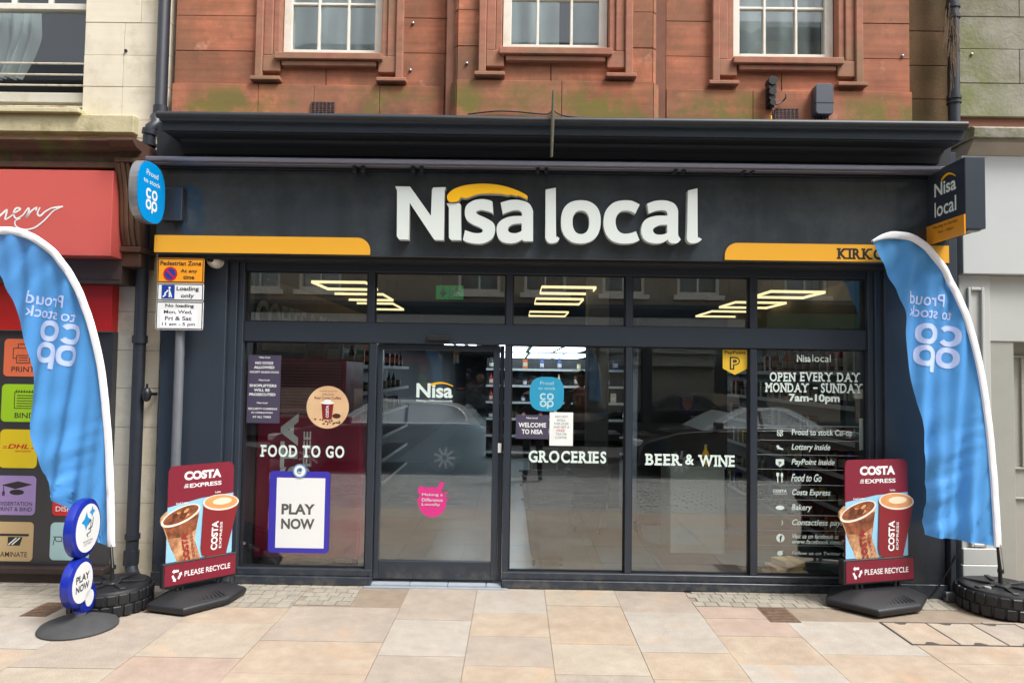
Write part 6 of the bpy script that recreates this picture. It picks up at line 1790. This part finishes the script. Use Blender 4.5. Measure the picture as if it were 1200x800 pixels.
# ============================================================ window stickers and posters (on or just behind the panes)
YI = YG-.0012          # front of the glass
YP = YG+.0095          # behind the glass
m_vin = M('frosted_white_vinyl', (214, 230, 224), .5, var=0)
m_plum = M('dark_plum_vinyl', (72, 66, 88), .45, var=.02)
def words(name, label, items, mat=m_vin, cat='lettering', Y=YI):
    mb = MB()
    for (kind, s_, x0, y0, x1, y1, wgt) in items:
        X0, X1, Z0, Z1 = rect(x0, y0, x1, y1, Y)
        if kind == 's': slab(mb, s_, X0, X1, Z0, Z1, Y, weight=wgt)
        else: text(mb, s_, X0, X1, Z0, Z1, Y, weight=wgt, shear=.18 if kind == 'i' else 0)
    return tag(mb.build(name, mat, None), label, cat)
words('window_lettering', 'white slab lettering FOOD TO GO on the left window', [('s', 'FOOD TO GO', 306.5, 521.5, 403.5, 535, .02)])
words('window_lettering', 'white slab lettering GROCERIES on the window right of the door', [('s', 'GROCERIES', 619.5, 528, 710.5, 541.5, .02)])
words('window_lettering', 'white slab lettering BEER & WINE on the fourth window', [('s', 'BEER', 757, 531.5, 798, 544.5, .02), ('t', '&', 803, 532, 813.5, 544.5, .03), ('s', 'WINE', 819, 533, 861, 546, .02)])
words('window_lettering', 'white opening hours lettering at the top of the rightmost window', [('t', 'Nisa', 934, 415.5, 950, 424, .02), ('t', 'local', 952, 415.5, 973.5, 424, .0),
      ('s', 'OPEN', 902, 436, 932, 446.5, .015), ('s', 'EVERY', 938, 436, 975, 446.5, .015), ('s', 'DAY', 981, 436.5, 1007, 447, .015),
      ('s', 'MONDAY', 897.5, 448.5, 947, 459, .015), ('t', '-', 953, 453.5, 958, 455.5, .02), ('s', 'SUNDAY', 962, 449, 1010, 460, .015),
      ('t', '7am-10pm', 924.5, 461.5, 984, 473, .035)])
# list of services
lst = thing('service_list', 'list of services in white lettering between thin lines on the rightmost window', 'lettering')
mb = MB()
for py in (499, 516, 533, 550, 568, 585.5, 603.5, 621.5, 639, 658):
    X0, X1, Z0, Z1 = rect(887.5, py-.5, 1006, py+.5, YI); poly(mb, [(X0, Z0+.002), (X1, Z0+.002), (X1, Z1-.002), (X0, Z1-.002)], YI)
mb.build('rule', M('grey_vinyl_line', (150, 160, 160), .5, var=0), lst)
mb = MB()
for s_, x1, yc_2, k in (('Proud to stock Co-op', 999, 507.5, 't'), ('Lottery inside', 973, 524.5, 'i'), ('PayPoint inside', 978, 542, 'i'), ('Food to Go', 963, 559.5, 'i'), ('Costa Express', 973, 577.5, 'i'), ('Bakery', 951, 595, 'i'), ('Contactless payments', 1007, 613, 'i')):
    X0, X1, Z0, Z1 = rect(928, yc_2-4.4, x1, yc_2+4.6, YI); text(mb, s_, X0, X1, Z0, Z1, YI, weight=.012, shear=.2 if k == 'i' else 0)
for s_, x1, yc_2 in (('Visit us on facebook at', 983, 628), ('www.facebook.com/Nisa', 1000, 634.5), ('Follow us on Twitter @Nisa', 1006, 648.5)):
    X0, X1, Z0, Z1 = rect(928, yc_2-2.6, x1, yc_2+2.8, YI); text(mb, s_, X0, X1, Z0, Z1, YI, weight=.012, shear=.2)
mb.build('lettering', m_vin, lst)
def ip(px, py): q = onY(px, py, YI); return q.x, q.z
ic = MB(); x, z = ip(914, 507); clover(ic, x, z, .05, YI); ic.build('icon', m_vin, lst)
ic = MB(); x, z = ip(913, 524); disc(ic, x-.01, z+.008, .012, .010, YI); poly(ic, [(x-.02, z-.012), (x+.035, z-.02), (x+.035, z-.012), (x+.0, z+.004)], YI-.0002); ic.build('icon', m_vin, lst)
ic = MB(); x, z = ip(914, 542); poly(ic, [(x-.034, z+.03), (x+.034, z+.03), (x+.034, z-.012), (x, z-.035), (x-.034, z-.012)], YI); ic.build('icon', m_vin, lst)
ic = MB(); x, z = ip(914, 559.5); ic.add([(x-.022, YI, z-.04), (x-.014, YI, z-.04), (x-.014, YI, z+.04), (x-.022, YI, z+.04), (x+.012, YI, z-.04), (x+.02, YI, z-.04), (x+.02, YI, z+.04), (x+.012, YI, z+.04)], [(0, 1, 2, 3), (4, 5, 6, 7)]); disc(ic, x+.016, z+.022, .010, .02, YI-.0002); poly(ic, [(x-.03, z+.012), (x-.006, z+.012), (x-.006, z+.04), (x-.03, z+.04)], YI-.0002); ic.build('icon', m_vin, lst)
ic = MB(); x, z = ip(914, 575.5); text(ic, 'COSTA', x-.058, x+.058, z-.008, z+.016, YI, weight=.03); text(ic, 'EXPRESS', x-.058, x+.058, z-.024, z-.016, YI); ic.build('icon', m_vin, lst)
ic = MB(); x, z = ip(914, 594.5); disc(ic, x, z, .036, .018, YI); ic.build('icon', m_vin, lst)
ic = MB(); x, z = ip(915, 612); ring(ic, x, z, .016, .012, -60, 60, YI); ring(ic, x-.006, z, .024, .020, -60, 60, YI); ic.build('icon', m_vin, lst)
ic = MB(); x, z = ip(914.5, 630); disc(ic, x, z, .034, .034, YI); ic.build('icon', m_vin, lst)
ic = MB(); x, z = ip(914, 648); disc(ic, x, z, .024, .016, YI); poly(ic, [(x+.0, z+.0), (x+.03, z+.024), (x-.02, z+.02)], YI-.0002); ic.build('icon', m_vin, lst)
icd = MB(); x, z = ip(914.5, 630); text(icd, 'f', x-.008, x+.014, z-.030, z+.022, YI-.0004, weight=.04)
x, z = ip(914, 543); text(icd, 'P', x-.01, x+.012, z-.016, z+.018, YI-.0004, weight=.02)
icd.build('icon_detail', m_ink, lst)

# notices
def notice(name, label, cat, px0, py0, px1, py1, mat, draw, mats, Y=None, rr=0.0):
    Y = YP if Y is None else Y
    X0, X1, Z0, Z1 = rect(px0, py0, px1, py1, Y)
    t = thing(name, label, cat)
    pts = rounded(X0, X1, Z0, Z1, rr, (1, 1, 1, 1)) if rr else [(X0, Z0), (X1, Z0), (X1, Z1), (X0, Z1)]
    MB().prism(pts, Y, Y+.002).build('sheet', mat, t)
    l_ = MB(); draw(l_, X0, X1-X0, Z0, Z1-Z0, Y-.0008); l_.build('lettering', mats, t)
    return t
def dn(l, X, W, Z, H, y):
    def ln(s_, u0, u1, v0, v1, wg=.02): text(l, s_, X+u0*W, X+u1*W, Z+v0*H, Z+v1*H, y, weight=wg)
    ln('Nisa local', .34, .66, .955, .98); ln('NO DOGS', .22, .76, .865, .905, .03); ln('ALLOWED', .18, .80, .80, .84, .03); ln('EXCEPT GUIDE DOGS', .06, .94, .735, .765)
    ln('Nisa local', .34, .66, .62, .645); ln('SHOPLIFTERS', .06, .88, .53, .57, .03); ln('WILL BE', .2, .68, .465, .505, .03); ln('PROSECUTED', .06, .86, .40, .44, .03)
    ln('Nisa local', .3, .62, .285, .31); ln('SECURITY CAMERAS', .04, .92, .195, .225); ln('IN OPERATION', .14, .78, .14, .165); ln('AT ALL TIMES', .18, .74, .075, .105)
notice('window_notice', 'tall dark notice about dogs, shoplifters and cameras on the left window', 'notice', 290, 416, 328.5, 495.5, m_plum, dn, m_signwhite, Y=YI-.002)
def dw(l, X, W, Z, H, y):
    text(l, 'Nisa local', X+.32*W, X+.66*W, Z+.84*H, Z+.91*H, y, weight=.02); text(l, 'WELCOME', X+.08*W, X+.92*W, Z+.48*H, Z+.68*H, y, weight=.03); text(l, 'TO NISA', X+.18*W, X+.82*W, Z+.20*H, Z+.40*H, y, weight=.03)
notice('welcome_notice', 'dark plum welcome notice on the groceries window', 'notice', 604.5, 486, 643, 514, m_plum, dw, m_signwhite, Y=YI-.002)
def dp_(l, X, W, Z, H, y):
    for i, (s_, u0, u1, mm) in enumerate((('ANY HOT', .22, .78, 0), ('ROLL', .32, .68, 0), ('FOR £3.50', .2, .8, 0), ('AND GET A', .16, .84, 0), ('FREE', .3, .66, 1), ('TEA OR', .26, .74, 0), ('COFFEE', .24, .74, 0))):
        text(l, s_, X+u0*W, X+u1*W, Z+H*(.84-.105*i), Z+H*(.905-.105*i), y, m=mm)
notice('paper_notice', 'white paper notice with small print beside the welcome notice', 'notice', 644, 483, 671.5, 522, M('white_paper', (206, 210, 208)), dp_, [M('grey_print', (110, 112, 116), .6, var=0), M('red_print', (200, 60, 50), .6, var=0)], Y=YI-.002)
def dpl(l, X, W, Z, H, y):
    poly(l, [(X+.12*W, Z+.06*H), (X+.92*W, Z+.06*H), (X+.92*W, Z+.92*H), (X+.12*W, Z+.92*H)], y, 0)
    text(l, 'PLAY', X+.21*W, X+.76*W, Z+.47*H, Z+.60*H, y-.0008, weight=.035, m=1); text(l, 'NOW', X+.21*W, X+.76*W, Z+.29*H, Z+.42*H, y-.0008, weight=.035, m=1)
notice('play_poster', 'blue framed white poster reading PLAY NOW low on the left window', 'poster', 315, 552, 386, 647.5, M('violet_blue_frame', (58, 52, 170), .4, var=.03), dpl, [m_signwhite, M('grey_letters', (88, 86, 84), .5, var=0)], rr=.03, Y=YI-.002)
x, z = onY(351.5, 551.5, YI-.004).x, onY(351.5, 551.5, YI-.004).z; YI_ = YI-.004
t = thing('round_badge', 'small pale round badge on top edge of the play poster', 'badge')
b = MB(); disc(b, x, z, .058, .058, YI-.006, depth=.002, m=0); b.build('disc', M('badge_blue', (110, 150, 190), .4), t)
b = MB(); disc(b, x, z, .046, .046, YI-.0088); b.build('face', m_signwhite, t)
b = MB(); ring(b, x, z, .024, .016, 20, 300, YI-.0094); poly(b, [(x-.02, z+.0), (x+.01, z+.03), (x+.016, z-.01)], YI-.0098); b.build('emblem', M('badge_ink', (60, 110, 150), .5), t)
# round coffee sticker
q = onY(384, 477, YI-.002); r_ = 24.8*(YI-CAM.y)/F_PX
t = thing('coffee_sticker', 'round cream sticker showing a maroon coffee cup on the left window', 'sticker')
b = MB(); disc(b, q.x, q.z, r_, r_, YI-.001, depth=.0015); b.build('disc', M('sticker_cream', (222, 190, 150), .5, var=.12, scale=4, col2=(206, 164, 118)), t)
b = MB(); y = YI-.0032
b.add([(q.x-.052, y, q.z+.03), (q.x+.048, y, q.z+.03), (q.x+.036, y, q.z-.10), (q.x-.040, y, q.z-.10)], [(0, 3, 2, 1)], 0)
text(b, 'COSTA', q.x-.014, q.x+.010, q.z-.085, q.z+.015, y-.0005, vertical=True, weight=.03, m=1); disc(b, q.x-.002, q.z+.036, .056, .012, y-.0006, m=1); disc(b, q.x-.002, q.z+.05, .03, .014, y-.0004, m=1)
rr = random.Random(2)
for k in range(22): a = rr.uniform(-.11, .11); disc(b, q.x+a, q.z-.105-rr.uniform(0, .035)+.02*abs(a)*4, .008, .006, y-.0002*k*.1, n=8, m=2)
disc(b, q.x+.075, q.z-.07, .035, .02, y-.001, n=14, m=2)
text(b, 'freshly ground', q.x-.07, q.x+.07, q.z+.125, q.z+.138, y, m=0); text(b, 'coffee beans', q.x-.05, q.x+.05, q.z+.10, q.z+.113, y, m=0); text(b, 'Real Costa Coffee', q.x-.11, q.x+.11, q.z+.066, q.z+.088, y, m=0, weight=.01)
b.build('print', [m_cup, m_signwhite, M('beans', (70, 36, 24), .5)], t)
# co-op sticker on glass
q = onY(640.8, 461.5, YI-.002); r_ = 20*(YI-CAM.y)/F_PX
t = thing('blue_sticker', 'light blue rounded sticker with pale words on the groceries window', 'sticker')
b = MB(); disc(b, q.x, q.z, r_, r_, YI-.001, depth=.0015, sq=1.5); b.build('disc', M('sticker_blue', (40, 150, 190), .5, var=.06, scale=5), t)
b = MB(); y = YI-.0032; text(b, 'Proud', q.x-.055, q.x+.055, q.z+.075, q.z+.105, y); text(b, 'to stock', q.x-.07, q.x+.07, q.z+.035, q.z+.06, y); clover(b, q.x, q.z-.05, .115, y); b.build('lettering', M('sticker_letter', (176, 214, 222), .5, var=0), t)
# yellow shield
t = thing('payment_sticker', 'yellow shield sticker with a letter P at the top of the fourth window', 'sticker')
pts = [(847, 409.5), (875.5, 410), (875.5, 432), (861, 439), (847, 431.5)]
P = [onY(a, b_, YI-.002) for a, b_ in pts]
MB().prism([(p.x, p.z) for p in P], YI-.0025, YI-.001).build('sheet', M('shield_yellow', (224, 184, 50), .5, var=.03), t)
b = MB(); X0, X1, Z0, Z1 = rect(849, 411, 873.5, 416, YI); text(b, 'PayPoint', X0, X1, Z0, Z1, YI-.0032, weight=.02)
X0, X1, Z0, Z1 = rect(855, 418, 867, 433, YI); text(b, 'P', X0, X1, Z0, Z1, YI-.0032, weight=.09); text(b, 'P', X0+.012, X1-.010, Z0+.010, Z1-.012, YI-.0038, weight=.0, m=1)
b.build('lettering', [m_ink, M('shield_yellow', (224, 184, 50))], t)
# door logo and pink badge
Yq = Yd+.0185
t = thing('door_logo', 'white and yellow logo with a strapline on the sliding door glass', 'sticker')
b = MB(); X0, X1, Z0, Z1 = rect(488, 449, 530.5, 466, Yq); text(b, 'Nisa', X0, X1, Z0, Z1, Yq, weight=.03)
# dot of the i is hidden by the arc
X2, X3, Z2, Z3 = rect(505, 447.5, 531, 452, Yq-.001)
arc_band(b, X2, X3, Z2-.004, .022, .022, Yq-.001, m=1)
X0, X1, Z0, Z1 = rect(488, 468, 530.5, 471.3, Yq); text(b, 'Making a Difference Locally', X0, X1, Z0, Z1, Yq, weight=.01)
b.build('lettering', [m_vin, m_logoyel], t)
t = thing('pink_badge', 'bright pink round badge with splash marks low on the sliding door', 'sticker')
q = onY(506.5, 588, Yq); b = MB(); disc(b, q.x, q.z, .116, .122, Yq)
rr = random.Random(4)
def ipd(px, py): p = onY(px, py, Yq); return (p.x, p.z)
for k, P in enumerate(([(512, 572), (516, 564), (521, 565), (518, 574)], [(489, 573), (492, 569), (500, 571), (506, 570), (509, 573), (508, 578), (491, 579)], [(486, 585), (492, 584), (492, 587)], [(521, 583), (529, 584), (521, 586)], [(520, 577), (527, 575), (521, 580)])):
    poly(b, [ipd(*p) for p in P], Yq-.0003*(k+1))
b.build('disc', M('hot_pink', (206, 50, 130), .5, var=0), t)
b = MB(); 
for i, s_ in enumerate(('Making a', 'Difference', 'Locally')): text(b, s_, q.x-.085, q.x+.085-(.02 if i == 2 else 0), q.z+.045-.04*i, q.z+.072-.04*i, Yq-.003)
b.build('lettering', m_vin, t)
# papers taped inside the right jamb, small poster, cable by the right pilaster, metal foot
X0, X1, Z0, Z1 = rect(1007, 490, 1016, 527, YP)
tag(MB().box(X0, X1, YP, YP+.002, Z0, Z1).build('taped_paper', M('white_paper', (206, 210, 208)), None), 'narrow white paper strip taped inside the right edge of the rightmost window', 'paper')
X0, X1, Z0, Z1 = rect(1001, 456, 1013, 467, YP)
tag(MB().box(X0, X1, YP, YP+.03, Z0, Z1).build('switch_box', m_white, None, bevel=.004), 'small white socket box inside the right edge of the rightmost window', 'socket')
X0, X1, Z0, Z1 = rect(796, 460, 815, 485, 1.9)
t = thing('purple_poster', 'small purple poster on dark board inside behind the beer and wine window', 'poster')
MB().box(X0, X1, 1.9, 1.905, Z0, Z1).build('sheet', M('poster_purple', (70, 50, 120), .5, var=.1, scale=12), t)
b = MB(); disc(b, (X0+X1)/2, (Z0+Z1)/2, .05, .07, 1.899, m=0); text(b, 'WIN', X0+.03, X1-.03, Z1-.09, Z1-.03, 1.899, m=1); b.build('print', [M('poster_pink', (180, 110, 110), .5), m_signwhite], t)
bd_ = thing('divider_board', 'tall dark panel inside the shop carrying the purple poster', 'panel')
MB().box(X0-.45, X1+.35, 1.907, 1.95, 0.1, 2.35).build('board', M('dark_divider', (40, 40, 46), .5, var=.05), bd_)
MB().box(X0-.45, X0-.40, 1.86, 2.1, 0, .099).build('foot', m_black, bd_); MB().box(X1+.3, X1+.35, 1.86, 2.1, 0, .099).build('foot', m_black, bd_)
q0 = onY(1090, 688, -.12); q1 = onY(1117, 652, -.12)
tag(MB().tube(catmull([(q0.x, -.13, .02), ((q0.x+q1.x)/2-.02, -.13, .12), (q1.x, -.15, q1.z), (q1.x+.02, -.16, q1.z+.05)], 6), .006, 6).build('ground_cable', m_plastic, None), 'thin dark cable rising from the pavement to the post at the right', 'cable')
q = onZ(1085, 689, 0)
t = thing('bolt_anchor', 'small galvanised metal lug fixed at the foot of the right pilaster', 'bracket', (q.x, min(q.y, -.16), 0))
b = MB(); b.box(-.035, .035, -.02, .03, 0, .05); b.tube([(-.035, .005, .05), (.035, .005, .05)], .025, 12); b.build('body', m_steel, t, bevel=.004)
